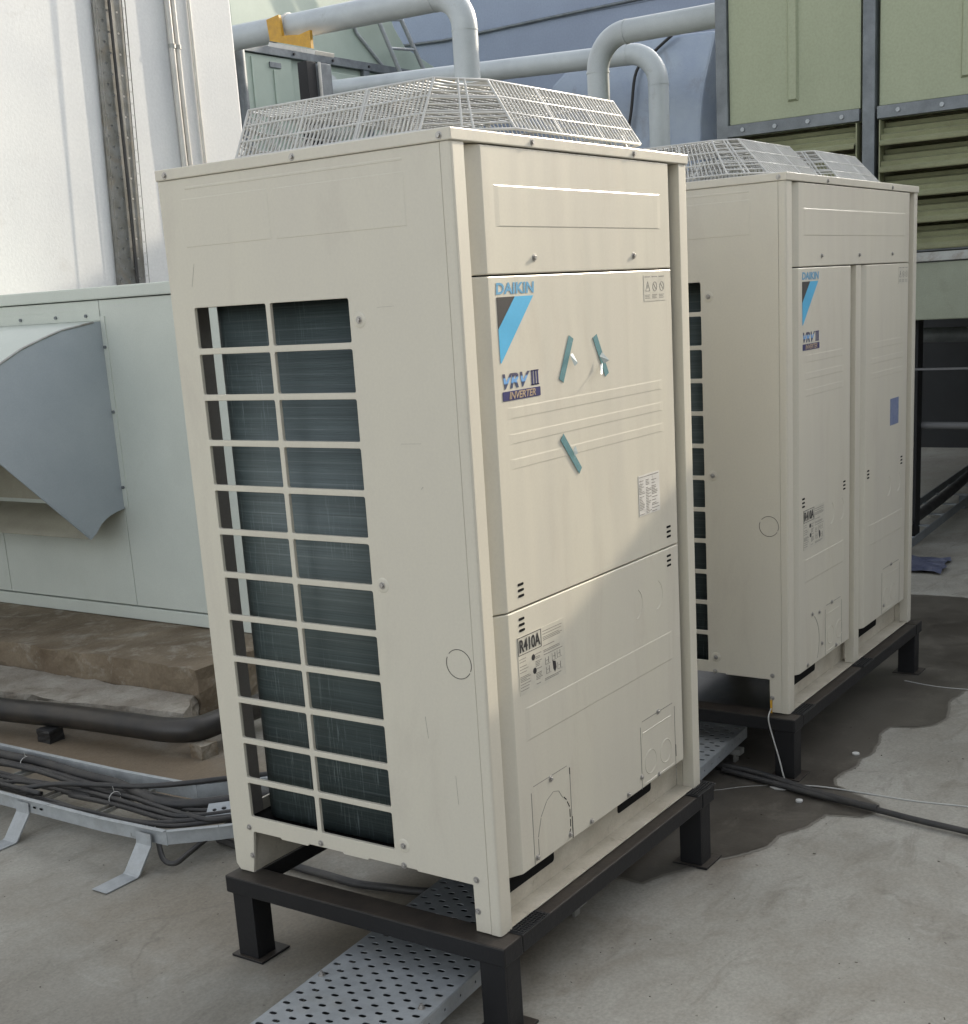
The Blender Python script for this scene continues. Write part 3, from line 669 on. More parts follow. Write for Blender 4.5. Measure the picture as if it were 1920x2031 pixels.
    for i, p in enumerate(full):
        a = Vector(full[max(i - 1, 0)]); b_ = Vector(full[min(i + 1, len(full) - 1)]); d = (b_ - a).normalized(); inner.append((p[0] + d.y * 0.03, p[1] - d.x * 0.03))
    mb = MB(); nf = len(full); V = [(*p, z) for z in (0.118, 1.272) for p in full] + [(*p, z) for z in (0.118, 1.272) for p in inner]; F = []
    for i in range(nf - 1):
        F += [(i, i + 1, nf + i + 1, nf + i), (2 * nf + i, 3 * nf + i, 3 * nf + i + 1, 2 * nf + i + 1), (i, 2 * nf + i, 2 * nf + i + 1, i + 1), (nf + i, nf + i + 1, 3 * nf + i + 1, 3 * nf + i)]
    F += [(0, nf, 3 * nf, 2 * nf), (nf - 1, 3 * nf - 1, 4 * nf - 1, 2 * nf - 1)]
    mb.add(V, F, True); mb.build('heat_exchanger_coil', M['coil'], u)
    # inner bulkheads so nothing shows through
    mb = MB(); mb.box(0.0095, W - 0.0095, 0.205, 0.211, 0.112, 1.50); mb.box(0.0095, W - 0.0095, 0.212, D - 0.008, 1.276, 1.280); mb.box(0.0095, W - 0.0095, 0.031, D - 0.008, 0.103, 0.111)
    mb.build('inner_bulkhead', M['hole'], u)
    # ---- base rails: ledge, riser, dark slots, rear leg
    mb = MB(); z_ = 0.0
    mb.box(0.0415, W - 0.0415, 0.002, 0.048, 0.0005, 0.004); mb.box(0.0415, W - 0.0415, 0.048, 0.052, 0.0005, 0.1025)
    mb.build('front_rail', M['cream_dusty'], u, bevel=0.0008); mb = MB()
    mb.box(0.0415, W - 0.0415, 0.690, 0.728, 0.0005, 0.004); mb.box(0.0092, W - 0.0092, 0.682, 0.686, 0.0005, 0.1025)
    mb.build('rear_rail', M['cream_dusty'], u, bevel=0.0008)
    for a in (0.0092, W - 0.0415): box('foot_gusset', M['cream_dusty'], u, a, a + 0.0323, 0.031, 0.0475, 0.0005, 0.1)
    slots = ((0.055, 0.285), (0.575, 0.745)) if not two else ((0.06, 0.34), (0.74, 0.95))
    for a, b_ in slots: MB().prism(rrect(a, b_, 0.040, 0.095, 0.008), lambda p, q, s_: (p, s_, q), 0.0470, 0.0479).build('rail_slot', M['hole'], u)
    # ---- lid with fan openings
    cents = [(0.465, 0.37)] if not two else [(0.325, 0.40), (0.93, 0.40)]
    rad = 0.30 if not two else 0.255
    ol = rrect(-0.0035, W + 0.0035, -0.0035, D + 0.003, 0.003, 2)
    me = sheet_mesh('lid', ol, [circ(cx_, cy_, rad, 48) for cx_, cy_ in cents], 0.0215, lambda a, b_, c: Vector((a, b_, 1.5112 + c)), 0.0022)
    lid = link('lid', me, M['cream_front'], u)
    for cx_, cy_ in cents:
        mb = MB(); V = []; F = []
        prof = [(rad + 0.014, 0.0215), (rad + 0.004, 0.0245), (rad - 0.004, 0.020), (rad - 0.008, -0.05), (rad - 0.008, -0.12)]
        for r, z in prof:
            for k in range(48): V.append((cx_ + r * math.cos(2 * math.pi * k / 48), cy_ + r * math.sin(2 * math.pi * k / 48), 1.5112 + z))
        for i in range(len(prof) - 1):
            for k in range(48): F.append((i * 48 + k, i * 48 + (k + 1) % 48, (i + 1) * 48 + (k + 1) % 48, (i + 1) * 48 + k))
        mb.add(V, F, True); mb.build('fan_shroud', M['cream'], u)
        mb = MB(); mb.prism(circ(cx_, cy_, 0.07, 24), lambda a, b_, c: (a, b_, c), 1.39, 1.47)
        for k in range(4):
            a0 = k * math.pi / 2; V = []
            for i in range(6):
                for j in range(5):
                    r = 0.068 + (rad - 0.085) * j / 4; a = a0 + 1.1 * i / 5; V.append((cx_ + r * math.cos(a), cy_ + r * math.sin(a), 1.40 + 0.06 * i / 5 + 0.01 * j / 4))
            mb.add(V, [(i * 5 + j, i * 5 + j + 1, (i + 1) * 5 + j + 1, (i + 1) * 5 + j) for i in range(5) for j in range(4)], True)
        mb.build('fan', M['rubber'], u)
        if not two:
            base = [(0.235, 0.015), (0.735, 0.015), (0.845, 0.13), (0.845, 0.595), (0.735, 0.71), (0.235, 0.71), (0.09, 0.595), (0.09, 0.13)]
            top = [(0.255, 0.085), (0.745, 0.085), (0.785, 0.13), (0.785, 0.60), (0.735, 0.64), (0.255, 0.64), (0.145, 0.60), (0.145, 0.13)]
            fan_guard(u, base, top, 1.546, 1.642, 36, 44)
        else:
            o_ = cx_ - 0.325
            base = [(0.14 + o_, 0.11), (0.555 + o_, 0.11), (0.61 + o_, 0.19), (0.61 + o_, 0.60), (0.555 + o_, 0.69), (0.14 + o_, 0.69), (0.045 + o_, 0.60), (0.045 + o_, 0.19)]
            top = [(0.134 + o_, 0.195), (0.524 + o_, 0.195), (0.56 + o_, 0.25), (0.56 + o_, 0.57), (0.524 + o_, 0.62), (0.134 + o_, 0.62), (0.09 + o_, 0.57), (0.09 + o_, 0.255)]
            fan_guard(u, base, top, 1.546, 1.644, 29, 28)
    return u, p_mid, lowps

u1, pm, plw = outdoor_unit(0.93, (0, 0, 0), 'nearest cream outdoor unit, narrow, with teal tape strips on its front', 'cream outdoor units on black stands')
# light scratches on the side of the near unit
for (y0, z0, y1, z1) in ((0.655, 1.345, 0.668, 1.300), (0.19, 1.238, 0.150, 1.2385), (0.158, 0.985, 0.110, 0.986), (0.150, 0.445, 0.146, 0.40), (0.118, 0.900, 0.113, 0.905), (0.60, 1.40, 0.595, 1.41), (0.085, 0.33, 0.083, 0.27)):
    a = Vector((y0, z0)); b_ = Vector((y1, z1)); d = (b_ - a).normalized(); q = Vector((-d.y, d.x)) * 0.00018
    MB().prism([tuple(a - q), tuple(b_ - q), tuple(b_ + q), tuple(a + q)], lambda p, r_, s_: (s_, p, r_), -0.0004, 0.0004).build('scratch', M['micro'], u1)
# tapes, rating plate on the near unit
decal('tape_strip', [[(0.369, 1.160), (0.386, 1.152), (0.3395, 1.068), (0.3235, 1.077)]], M['tape'], pm, y=-0.0012, th=0.0006, label='teal tape leaning right')
decal('tape_strip', [[(0.465, 1.149), (0.482, 1.156), (0.5275, 1.073), (0.512, 1.066)]], M['tape'], pm, y=-0.0012, th=0.0006, label='teal tape leaning left')
t3 = decal('tape_strip', [[(0.329, 0.967), (0.3165, 0.955), (0.385, 0.8775), (0.3965, 0.889)]], M['tape'], pm, y=-0.0018, th=0.0006, label='lower teal tape')
fl = MB(); fl.add([(0.365, -0.0035, 1.121), (0.377, -0.0035, 1.124), (0.381, -0.012, 1.104), (0.371, -0.010, 1.098)], [(0, 1, 2, 3)]); fl.build('tape_flap', M['tape_clear'], pm)
fl = MB(); fl.add([(0.487, -0.0035, 1.110), (0.497, -0.0035, 1.118), (0.512, -0.012, 1.100), (0.500, -0.006, 1.094)], [(0, 1, 2, 3)]); fl.build('tape_flap', M['tape_clear'], pm)
fl = MB(); fl.add([(0.498, -0.0035, 1.096), (0.487, -0.0035, 1.092), (0.469, -0.014, 1.074), (0.476, -0.014, 1.074)], [(0, 1, 2, 3)]); fl.build('tape_flap', M['tape_clear'], pm)
fl = MB(); fl.add([(0.361, -0.0035, 0.930), (0.371, -0.0035, 0.938), (0.372, -0.008, 0.922), (0.362, -0.006, 0.918)], [(0, 1, 2, 3)]); fl.build('tape_flap', M['tape_clear'], pm)
decal('rating_plate', [bar(0.645, 0.747, 0.742, 0.834)], M['sticker_white'], pm, y=-0.0008)
rnd = random.Random(11); pl = [bar(0.648, 0.742, 0.8290, 0.8306)]
for c0, c1 in ((0.648, 0.675), (0.680, 0.705), (0.708, 0.744)):
    z = 0.824
    while z > 0.748:
        z -= 0.0036
        if rnd.random() < 0.85: pl.append(bar(c0, c0 + (c1 - c0) * rnd.uniform(0.4, 1), z, z + 0.0016))
decal('plate_print', pl, M['micro'], pm, y=-0.0012)

u2, _, _ = outdoor_unit(1.2105, (1.569, 0.013, -0.010), 'farther wide cream outdoor unit with two front panels and two fan guards', 'cream outdoor units on black stands', two=True)
u2.rotation_euler = (0, 0, 0.0035)
lb = decal('cable_tie', [bar(0, 0.006, 0, 0.02)], M['yellow'], None, y=0)
bpy.data.objects.remove(lb)
ty = MB().box(1.566, 1.5685, 0.066, 0.072, -0.012, 0.028).build('yellow_tie', M['yellow']); tag(ty, 'small yellow tie on the foot of the farther unit', 'cable tie')

# ================================================================ STANDS
def stand(name, label, x0, x1, y0, y1, zt, group):
    s = thing('steel_stand', label, 'steel stand', (x0, y0, G), group)
    Lx, Ly = x1 - x0, y1 - y0; h = zt - G; t_ = 0.042; wd = 0.068
    def bx(nm, a, b_, c, d, e, f, bv=0.004): MB().box(a, b_, c, d, e, f).build(nm, M['black'], s, bevel=bv)
    bx('beam', 0, wd, 0, Ly, h - t_, h); bx('beam', Lx - wd, Lx, 0, Ly, h - t_, h)
    bx('beam', wd + 0.0004, Lx - wd - 0.0004, 0.0006, wd - 0.012, h - t_ + 0.0007, h - 0.0007); bx('beam', wd + 0.0004, Lx - wd - 0.0004, Ly - wd + 0.012, Ly - 0.0006, h - t_ + 0.0007, h - 0.0007)
    for (cx_, cy_) in ((0, 0), (0, 1), (1, 0), (1, 1)):
        ax = 0.004 if not cx_ else Lx - 0.076; ay = 0.004 if not cy_ else Ly - 0.076
        lg = MB()
        # U-channel leg
        lg.box(ax, ax + 0.006, ay, ay + 0.060, 0.0065, h - t_ - 0.0003); lg.box(ax + 0.0062, ax + 0.056, ay, ay + 0.006, 0.0065, h - t_ - 0.0003); lg.box(ax + 0.0062, ax + 0.056, ay + 0.054, ay + 0.060, 0.0065, h - t_ - 0.0003)
        lg.build('leg', M['black'], s, bevel=0.001)
        MB().box(ax - 0.008, ax + 0.085, ay - 0.018, ay + 0.078, 0.0002, 0.0063).build('foot_plate', M['black'], s, bevel=0.0015)
    return s
stand('steel_stand', 'black steel stand under the nearest outdoor unit', -0.037, 0.945, -0.030, 0.738, -0.0025, 'black steel stands')
stand('steel_stand', 'black steel stand under the farther wide unit', 1.532, 2.80, -0.018, 0.752, -0.0130, 'black steel stands')
def pad(x, y, z, lab):
    mb = MB(); mb.box(x, x + 0.105, y, y + 0.050, z, z + 0.0022)
    for i in range(12):
        for j in range(4):
            mb.box(x + 0.004 + i * 0.0083, x + 0.0055 + i * 0.0083, y + 0.002, y + 0.046, z + 0.0022, z + 0.0048) if j == 0 else None
    for j in range(6): mb.box(x + 0.002, x + 0.103, y + 0.003 + j * 0.008, y + 0.0045 + j * 0.008, z + 0.0022, z + 0.0046)
    tag(mb.build('rubber_pad', M['rubber']), lab, 'rubber pad', 'rubber pads under the unit feet')
pad(0.028, -0.033, -0.0023, 'black ribbed rubber pad under the near corner of the nearest unit')
pad(0.845, -0.033, -0.0023, 'black ribbed rubber pad under the right front corner of the nearest unit')
pad(1.585, -0.024, -0.0128, 'black ribbed rubber pad under the near corner of the wide unit')
pad(2.13, -0.024, -0.0128, 'black ribbed rubber pad under the middle post of the wide unit')

# ================================================================ PERFORATED TRAY COVER under the near unit
tr = thing('perforated_cable_tray', 'galvanised perforated cable tray passing under the nearest unit', 'cable tray', (0, 0, 0))
holes = []; row = 0; x = -0.46
while x < 1.70:
    for k in range(6):
        v = 0.022 + k * 0.0495 + (0.0248 if row % 2 else 0)
        if v < 0.297: holes.append(rrect(x - 0.0052, x + 0.0052, v - 0.0090, v + 0.0090, 0.005, 2))
    row += 1; x += 0.0215
ang = math.atan2(0.105, 1.50)
def trmap(a, b_, c):
    X, Y = a, 0.100 + b_; return Vector((X * math.cos(ang) - (Y - 0.1) * math.sin(ang), 0.094 + X * math.sin(ang) + (Y - 0.1) * math.cos(ang), -0.122 + c))
me = sheet_mesh('tray_plate', [(-0.50, 0.001), (1.62, 0.001), (1.72, 0.001), (1.72, 0.309), (-0.50, 0.309)], holes, 0.0015, trmap)
link('tray_plate', me, M['galv'], tr)
rim = [rrect(x_ - 0.003, x_ + 0.003, 0.014, 0.021, 0.0025, 2) for x_ in [(-0.45 + 0.06 * k) for k in range(36)]]
me = sheet_mesh('side_rim', [(-0.50, 0), (1.72, 0), (1.72, 0.036), (-0.50, 0.036)], rim, 0.0015, lambda a, b_, c: trmap(a, -0.0005 + c - 0.0011, 0.0012 - b_))
link('side_rim', me, M['galv'], tr)
me = sheet_mesh('side_rim', [(-0.50, 0), (1.72, 0), (1.72, 0.036), (-0.50, 0.036)], rim, 0.0015, lambda a, b_, c: trmap(a, 0.3096 + c, 0.0012 - b_))
link('side_rim', me, M['galv'], tr)
me = sheet_mesh('tray_shade_bottom', [(-0.50, 0.002), (1.71, 0.002), (1.71, 0.307), (-0.50, 0.307)], [], 0.001, lambda a, b_, c: trmap(a, b_, -0.0345 + c))  # added plate, coloured near black so the tray holes look shaded
link('tray_shade_bottom', me, M['dark'], tr)
for bx_, by_ in ((-0.105, 0.295), (-0.30, 0.05), (-0.13, 0.028)):
    p = trmap(bx_, by_, 0.001); mb = MB()
    mb.prism(circ(0, 0, 0.008, 14), lambda a, b_, c: (p.x + a, p.y + b_, p.z + c), 0, 0.0015); mb.prism(circ(0, 0, 0.0052, 6), lambda a, b_, c: (p.x + a, p.y + b_, p.z + c), 0.0015, 0.0065); mb.prism(circ(0, 0, 0.003, 8), lambda a, b_, c: (p.x + a, p.y + b_, p.z + c), 0.0065, 0.011)
    mb.build('bolt', M['screw'], tr)
for sx in (-0.42, 0.5, 1.3, 1.62):
    p = trmap(sx, 0, -0.036); q = trmap(sx, 0.309, -0.036); mb = MB()
    mb.obox(((p + q) / 2) + Vector((0, 0, -0.010)), (q - p).normalized(), Vector((1, 0, 0)), (0, 0, 1), (q - p).length / 2 + 0.02, 0.016, 0.009)
    for e in (p, q): mb.box(e.x - 0.012, e.x + 0.012, e.y - 0.004, e.y + 0.004, G, e.z - 0.0192)
    mb.build('support', M['galv_dirty'], tr)

# ================================================================ CABLE LADDER on the left
lt = thing('cable_ladder', 'galvanised cable ladder on bent strip legs, left of the nearest unit', 'cable tray', (0, 0, 0))
def rail(pts2, z0, z1, name='side_rail', th=0.003, flange=0.012, inner=1):
    mb = MB(); n = len(pts2); V = []
    for (x, y) in pts2: pass
    for i in range(n - 1):
        a = Vector((*pts2[i], 0)); b_ = Vector((*pts2[i + 1], 0)); d = (b_ - a).normalized(); nn_ = Vector((-d.y, d.x, 0)) * inner
        mb.obox((a + b_) / 2 + Vector((0, 0, (z0 + z1) / 2)), d, nn_, (0, 0, 1), (b_ - a).length / 2, th / 2, (z1 - z0) / 2)
        mb.obox((a + b_) / 2 + nn_ * (flange / 2 + th / 2 + 0.0002) + Vector((0, 0, z1 - 0.0012)), d, nn_, (0, 0, 1), (b_ - a).length / 2 - 0.0005, flange / 2, 0.0011)
    mb.build(name, M['galv'], lt, bevel=0.0006)
rail([(0.210, 4.6), (0.2135, 1.93), (0.2125, 1.70)], -0.131, -0.086, inner=-1)
rail([(0.2125, 1.6995), (0.2125, 1.48), (0.227, 1.235)], -0.1315, -0.0865, inner=-1)
rail([(0.2275, 1.2345), (0.316, 1.128), (0.47, 0.98)], -0.129, -0.0865, inner=-1)
rail([(0.480, 4.6), (0.488, 1.73), (0.504, 1.41)], -0.131, -0.086, inner=1)
rail([(0.5045, 1.4095), (0.72, 1.18)], -0.129, -0.0865, inner=1)
for k in range(13):
    y = 1.32 + 0.25 * k + (0.02 if k == 0 else 0)
    mb = MB(); mb.box(0.2165, 0.4855 if y > 1.6 else 0.492, y, y + 0.030, -0.1275, -0.1255); mb.box(0.2165, 0.4855, y, y + 0.002, -0.1253, -0.1160); mb.box(0.2165, 0.4855, y + 0.028, y + 0.030, -0.1253, -0.1160)
    for q in range(5): mb.box(0.245 + q * 0.05, 0.262 + q * 0.05, y + 0.011, y + 0.019, -0.1254, -0.1250)
    mb.build('rung', M['galv_dirty'], lt)
for (x, y) in ((0.2085, 1.307), (0.2080, 1.825), (0.2080, 2.6), (0.207, 3.5)):
    # bent flat-strip leg: goes down and kicks outwards
    prof = [(0.0, -0.131), (0.0, -0.150), (-0.012, -0.170), (-0.036, -0.190), (-0.058, G + 0.0045), (-0.155, G + 0.0042)]
    mb = MB(); V = []
    prof = [(0.001, -0.100), (-0.002, -0.133), (-0.046, -0.188), (-0.052, -0.196), (-0.060, G + 0.0045), (-0.165, G + 0.0042)]
    for (dx, z) in prof:
        for yy in (y - 0.029, y + 0.029): V.append((x + dx - 0.0022, yy, z))
    for (dx, z) in prof:
        for yy in (y - 0.029, y + 0.029): V.append((x + dx + 0.0014, yy, z - 0.003))
    n = len(prof); F = []
    for i in range(n - 1):
        a = 2 * i; F += [(a, a + 1, a + 3, a + 2), (2 * n + a, 2 * n + a + 2, 2 * n + a + 3, 2 * n + a + 1), (a, a + 2, 2 * n + a + 2, 2 * n + a), (a + 1, 2 * n + a + 1, 2 * n + a + 3, a + 3)]
    F += [(0, 2 * n, 2 * n + 1, 1), (2 * n - 2, 2 * n - 1, 4 * n - 1, 4 * n - 2)]
    mb.add(V, F); mb.build('leg', M['galv'], lt)
mb = MB()
for k in range(4): mb.prism(rrect(1.735 + k * 0.030, 1.748 + k * 0.030, -0.113, -0.107, 0.003), lambda a, b_, c: (c, a, b_), 0.2080, 0.2092)
mb.build('rail_slots', M['hole'], lt)
me = sheet_mesh('joint_plate', [(0, 0), (0.11, 0.0), (0.10, 0.055), (0.01, 0.055)], [circ(0.025, 0.028, 0.006, 10), circ(0.05, 0.03, 0.007, 10), circ(0.08, 0.028, 0.006, 10)], 0.002,
                lambda a, b_, c: Vector((0.375 + a * 0.75 + b_ * 0.55, 1.245 - a * 0.72 + b_ * 0.5, -0.112 + b_ * 0.45 + c)))
link('joint_plate', me, M['galv'], lt)

def smooth_path(pts, k=6):
    P = [Vector(p) for p in pts]; out = []
    for i in range(len(P) - 1):
        p0 = P[max(i - 1, 0)]; p1 = P[i]; p2 = P[i + 1]; p3 = P[min(i + 2, len(P) - 1)]
        for j in range(k):
            t = j / k; out.append(0.5 * ((2 * p1) + (p2 - p0) * t + (2 * p0 - 5 * p1 + 4 * p2 - p3) * t * t + (3 * p1 - p0 - 3 * p2 + p3) * t ** 3))
    out.append(P[-1]); return out
def cable(name, pts, r, mat, label, cat, group=None, n=8):
    mb = MB(); mb.tube(smooth_path(pts), r, n); return tag(mb.build(name, mat), label, cat, group)
gl = 'black cables lying in the cable ladder'
cable('insulated_pipe', [(0.43, 4.4, -0.10), (0.45, 3.2, -0.10), (0.452, 2.265, -0.10), (0.461, 2.133, -0.10), (0.453, 1.984, -0.10), (0.44, 1.836, -0.10), (0.438, 1.683, -0.101), (0.41, 1.549, -0.102), (0.392, 1.438, -0.104), (0.418, 1.354, -0.104), (0.493, 1.268, -0.104), (0.62, 1.15, -0.104)], 0.0150, M['cable'], 'thickest black insulated line lying in the cable ladder', 'insulated pipe', gl, 10)
cable('insulated_pipe', [(0.40, 4.4, -0.112), (0.42, 3.2, -0.112), (0.425, 2.265, -0.112), (0.43, 2.0, -0.113), (0.415, 1.75, -0.113), (0.42, 1.57, -0.114), (0.43, 1.44, -0.115), (0.46, 1.35, -0.115), (0.56, 1.24, -0.115)], 0.0115, M['cable'], 'second thick black line, beside the thickest one', 'insulated pipe', gl)
cable('cable', [(0.40, 4.3, -0.11), (0.412, 2.213, -0.108), (0.415, 2.04, -0.108), (0.397, 1.85, -0.108), (0.387, 1.709, -0.108), (0.386, 1.555, -0.107), (0.363, 1.382, -0.105), (0.361, 1.224, -0.105), (0.41, 1.165, -0.107), (0.50, 1.08, -0.11)], 0.0080, M['cable'], 'thin black cable curving to the outer bend of the ladder', 'cable', gl)
cable('cable', [(0.27, 4.3, -0.11), (0.271, 2.013, -0.098), (0.273, 1.914, -0.096), (0.332, 1.828, -0.09), (0.376, 1.692, -0.086), (0.42, 1.559, -0.084), (0.483, 1.45, -0.080), (0.573, 1.347, -0.078), (0.75, 1.2, -0.09)], 0.0080, M['cable'], 'thin black cable crossing over all the others and the back rail', 'cable', gl)
cable('cable', [(0.26, 4.3, -0.112), (0.282, 2.034, -0.117), (0.27, 1.884, -0.117), (0.278, 1.764, -0.117), (0.262, 1.557, -0.117), (0.285, 1.41, -0.117), (0.31, 1.336, -0.115), (0.36, 1.25, -0.115)], 0.0070, M['cable'], 'thin black cable lying closest to the front rail of the ladder', 'cable', gl)
cable('cable', [(0.33, 4.3, -0.112), (0.347, 1.906, -0.117), (0.335, 1.772, -0.117), (0.341, 1.655, -0.117), (0.34, 1.532, -0.116), (0.326, 1.371, -0.114), (0.335, 1.29, -0.112), (0.42, 1.19, -0.112)], 0.0078, M['cable'], 'thin black cable along the middle of the ladder', 'cable', gl)
cable('cable', [(0.30, 4.3, -0.112), (0.31, 2.3, -0.117), (0.335, 2.0, -0.112), (0.36, 1.8, -0.108), (0.352, 1.6, -0.104), (0.342, 1.42, -0.104), (0.35, 1.30, -0.106), (0.44, 1.20, -0.106)], 0.0072, M['cable'], 'thin black cable running beside the middle one under the crossing cable', 'cable', gl)
cable('cable', [(0.30, 1.36, -0.118), (0.262, 1.315, -0.150), (0.228, 1.262, -0.178), (0.235, 1.225, -0.184), (0.277, 1.216, -0.170), (0.358, 1.219, -0.155), (0.438, 1.207, -0.140), (0.56, 1.15, -0.130)], 0.0075, M['cable'], 'black cable looping down beneath the ladder bend', 'cable')
rk = random.Random(17)
extra = ['black cable low under the bundle, nearest the back rail', 'black cable snaking between the thick lines', 'black cable crossing diagonally low in the bundle', 'black cable bunched beside the front rail cable', 'black cable under the curving cable']
for q, (xa, xb, xc) in enumerate(((0.455, 0.440, 0.455), (0.405, 0.445, 0.400), (0.30, 0.38, 0.34), (0.255, 0.250, 0.275), (0.37, 0.355, 0.372))):
    zz = -0.118 + 0.003 * (q % 2)
    cable('cable', [(xa, 4.3, zz), (xa, 2.5, zz), ((xa + xb) / 2 + rk.uniform(-.01, .01), 2.1, zz), (xb, 1.85, zz), ((xb + xc) / 2, 1.62, zz + 0.004), (xc, 1.42, zz), (xc + 0.03, 1.29, zz), (xc + 0.14, 1.17, zz)], 0.0068, M['cable'], extra[q], 'cable', gl)
for px_, py_, la in ((0.447, 2.125, 'nearest the left edge of the photo'), (0.36, 1.60, 'in the middle of the ladder')):
    mb = MB(); mb.tube([(px_ + 0.022 * math.cos(a), py_, -0.105 + 0.018 * math.sin(a)) for a in [2 * math.pi * k / 12 for k in range(12)]], 0.0013, 5, closed=True)
    mb.tube([(px_, py_, -0.087), (px_ - 0.006, py_ - 0.004, -0.068)], 0.0012, 5)
    tag(mb.build('cable_tie', M['white_bit']), 'pale cable tie round the black cables, ' + la, 'cable tie')

# black drain pipe along the slab, on two blocks
dp = thing('drain_pipe', 'thick black drain pipe running along the mortar ledge', 'pipe', (0, 0, 0))
mb = MB(); mb.tube(smooth_path([(0.62, 4.9, -0.10), (0.70, 3.6, -0.11), (0.808, 2.761, -0.118), (0.858, 2.445, -0.118), (0.889, 2.126, -0.12), (0.905, 1.975, -0.12), (0.952, 1.888, -0.12), (1.062, 1.872, -0.12), (1.3, 1.87, -0.12)], 8), 0.043, 20)
mb.build('pipe_run', M['drain'], dp)
for (x, y, w_) in ((0.82, 2.50, 0.035), (0.935, 1.845, 0.032)):
    rough_prism('support_block', [(x - w_, y - w_), (x + w_, y - w_), (x + w_, y + w_), (x - w_, y + w_)], G, -0.158, M['rubber'] if y > 2 else M['plinth'], dp, amp=0.004, seg=0.02)
# hose and ribbon under the near unit
cable('rubber_hose', [(0.42, 1.25, -0.192), (0.385, 0.98, -0.192), (0.378, 0.888, -0.192), (0.376, 0.809, -0.192), (0.372, 0.705, -0.192), (0.390, 0.62, -0.192), (0.409, 0.536, -0.192), (0.45, 0.46, -0.192), (0.60, 0.40, -0.192)], 0.011, M['cable'], 'black hose on the floor beneath the nearest unit', 'hose')
cable('rubber_hose', [(1.80, 0.50, -0.188), (1.60, 0.35, -0.188), (1.533, 0.254, -0.188), (1.516, 0.111, -0.188), (1.475, -0.004, -0.186), (1.440, -0.105, -0.187), (1.405, -0.24, -0.187), (1.392, -0.31, -0.187)], 0.0108, M['cable'], 'thicker black hose end on the floor between the two units', 'hose', None, 10)
cable('rubber_hose', [(1.50, 0.20, -0.190), (1.47, 0.06, -0.190), (1.43, -0.105, -0.1905), (1.396, -0.29, -0.190), (1.372, -0.419, -0.1915), (1.35, -0.564, -0.1915), (1.30, -0.85, -0.1915), (1.24, -1.3, -0.1915)], 0.0085, M['cable'], 'long black hose running over the floor to the right edge', 'hose', None, 10)
cable('thin_wire', [(1.5655, 0.069, 0.002), (1.528, 0.062, -0.012), (1.524, 0.055, -0.045), (1.512, 0.025, -0.125), (1.502, 0.0, -0.196), (1.501, -0.02, -0.202), (1.512, -0.12, -0.198), (1.525, -0.245, -0.203), (1.527, -0.373, -0.203), (1.548, -0.513, -0.203), (1.60, -0.9, -0.203)], 0.0022, M['string'], 'pale thin wire hanging from the farther unit and trailing over the floor', 'wire', None, 6)
cable('thin_wire', [(1.30, 0.24, -0.203), (1.364, 0.165, -0.203), (1.423, 0.104, -0.203), (1.467, 0.041, -0.203)], 0.0016, M['string'], 'short pale wire lying on the wet floor beside the nearest stand', 'wire', None, 6)
cable('thin_wire', [(2.628, -0.009, -0.2), (2.602, -0.115, -0.2), (2.604, -0.218, -0.2), (2.64, -0.40, -0.2)], 0.0016, M['string'], 'pale wire on the wet floor in front of the far stand leg', 'wire', None, 6)
for (x, y, r, la) in ((1.821, -0.103, 0.011, 'on the wet floor below the farther unit'), (1.386, -0.087, 0.010, 'on the wet floor beside the black hose')):
    mb = MB(); mb.prism(circ(0, 0, r, 14), lambda a, b_, c: (x + a, y + b_, c), G + 0.0032, G + 0.009); tag(mb.build('plastic_disc', M['white_bit'], bevel=0.001), 'small white plastic disc ' + la, 'plastic disc', 'small plastic discs')
mb = MB(); mb.prism([(0, 0), (0.035, 0.006), (0.05, -0.004), (0.02, -0.012)], lambda a, b_, c: (1.455 + b_, 0.03 - a, c), G + 0.0032, G + 0.006); tag(mb.build('paper_scrap', M['white_bit']), 'white scrap lying against the black hose', 'scrap')
# scattered grit and dead twigs (uncountable)
mb = MB(); rn = random.Random(5)
for k in range(170):
    x, y = rn.uniform(-0.6, 2.2), rn.uniform(-0.9, 1.6); s = rn.uniform(0.0006, 0.0017); a = rn.uniform(0, 3.1); L_ = s * rn.choice((1, 1, 1, 2, 3.5))
    mb.obox((x, y, G + s * 0.4 + 0.0032 * (1 if 0.7 < x < 2.6 and y > -0.3 else 0)), (math.cos(a), math.sin(a), 0), (-math.sin(a), math.cos(a), 0), (0, 0, 1), L_, s, s * 0.5)
tag(mb.build('grit', M['debris']), kind='stuff', label='dark grit and tiny twigs scattered over the concrete', cat='grit')

# ================================================================ AIR HANDLER
ah = thing('air_handler', 'pale green air handling unit with a curved intake hood', 'air handler', (1.66, 2.3, 0.0))
def A(mb, name, mat, bevel=0.0, label=None):
    o = mb.build(name, mat, ah, bevel=bevel, label=label); o.location = (-1.66, -2.3, 0.0); return o
A(MB().box(1.668, 3.1, 2.20, 4.96, 0.062, 1.325), 'casing', M['ahu'])
A(MB().box(1.655, 3.115, 2.19, 4.97, 0.004, 0.058), 'base_frame', M['ahu'], 0.004)
A(MB().box(1.650, 3.115, 2.19, 4.97, 1.3285, 1.376), 'top_frame', M['ahu'], 0.006)
for (y0, y1) in ((2.202, 2.951), (2.9545, 3.80), (3.8035, 4.955)): A(MB().box(1.660, 1.6675, y0, y1, 0.0640, 1.3240), 'side_door', M['ahu'], 0.002)
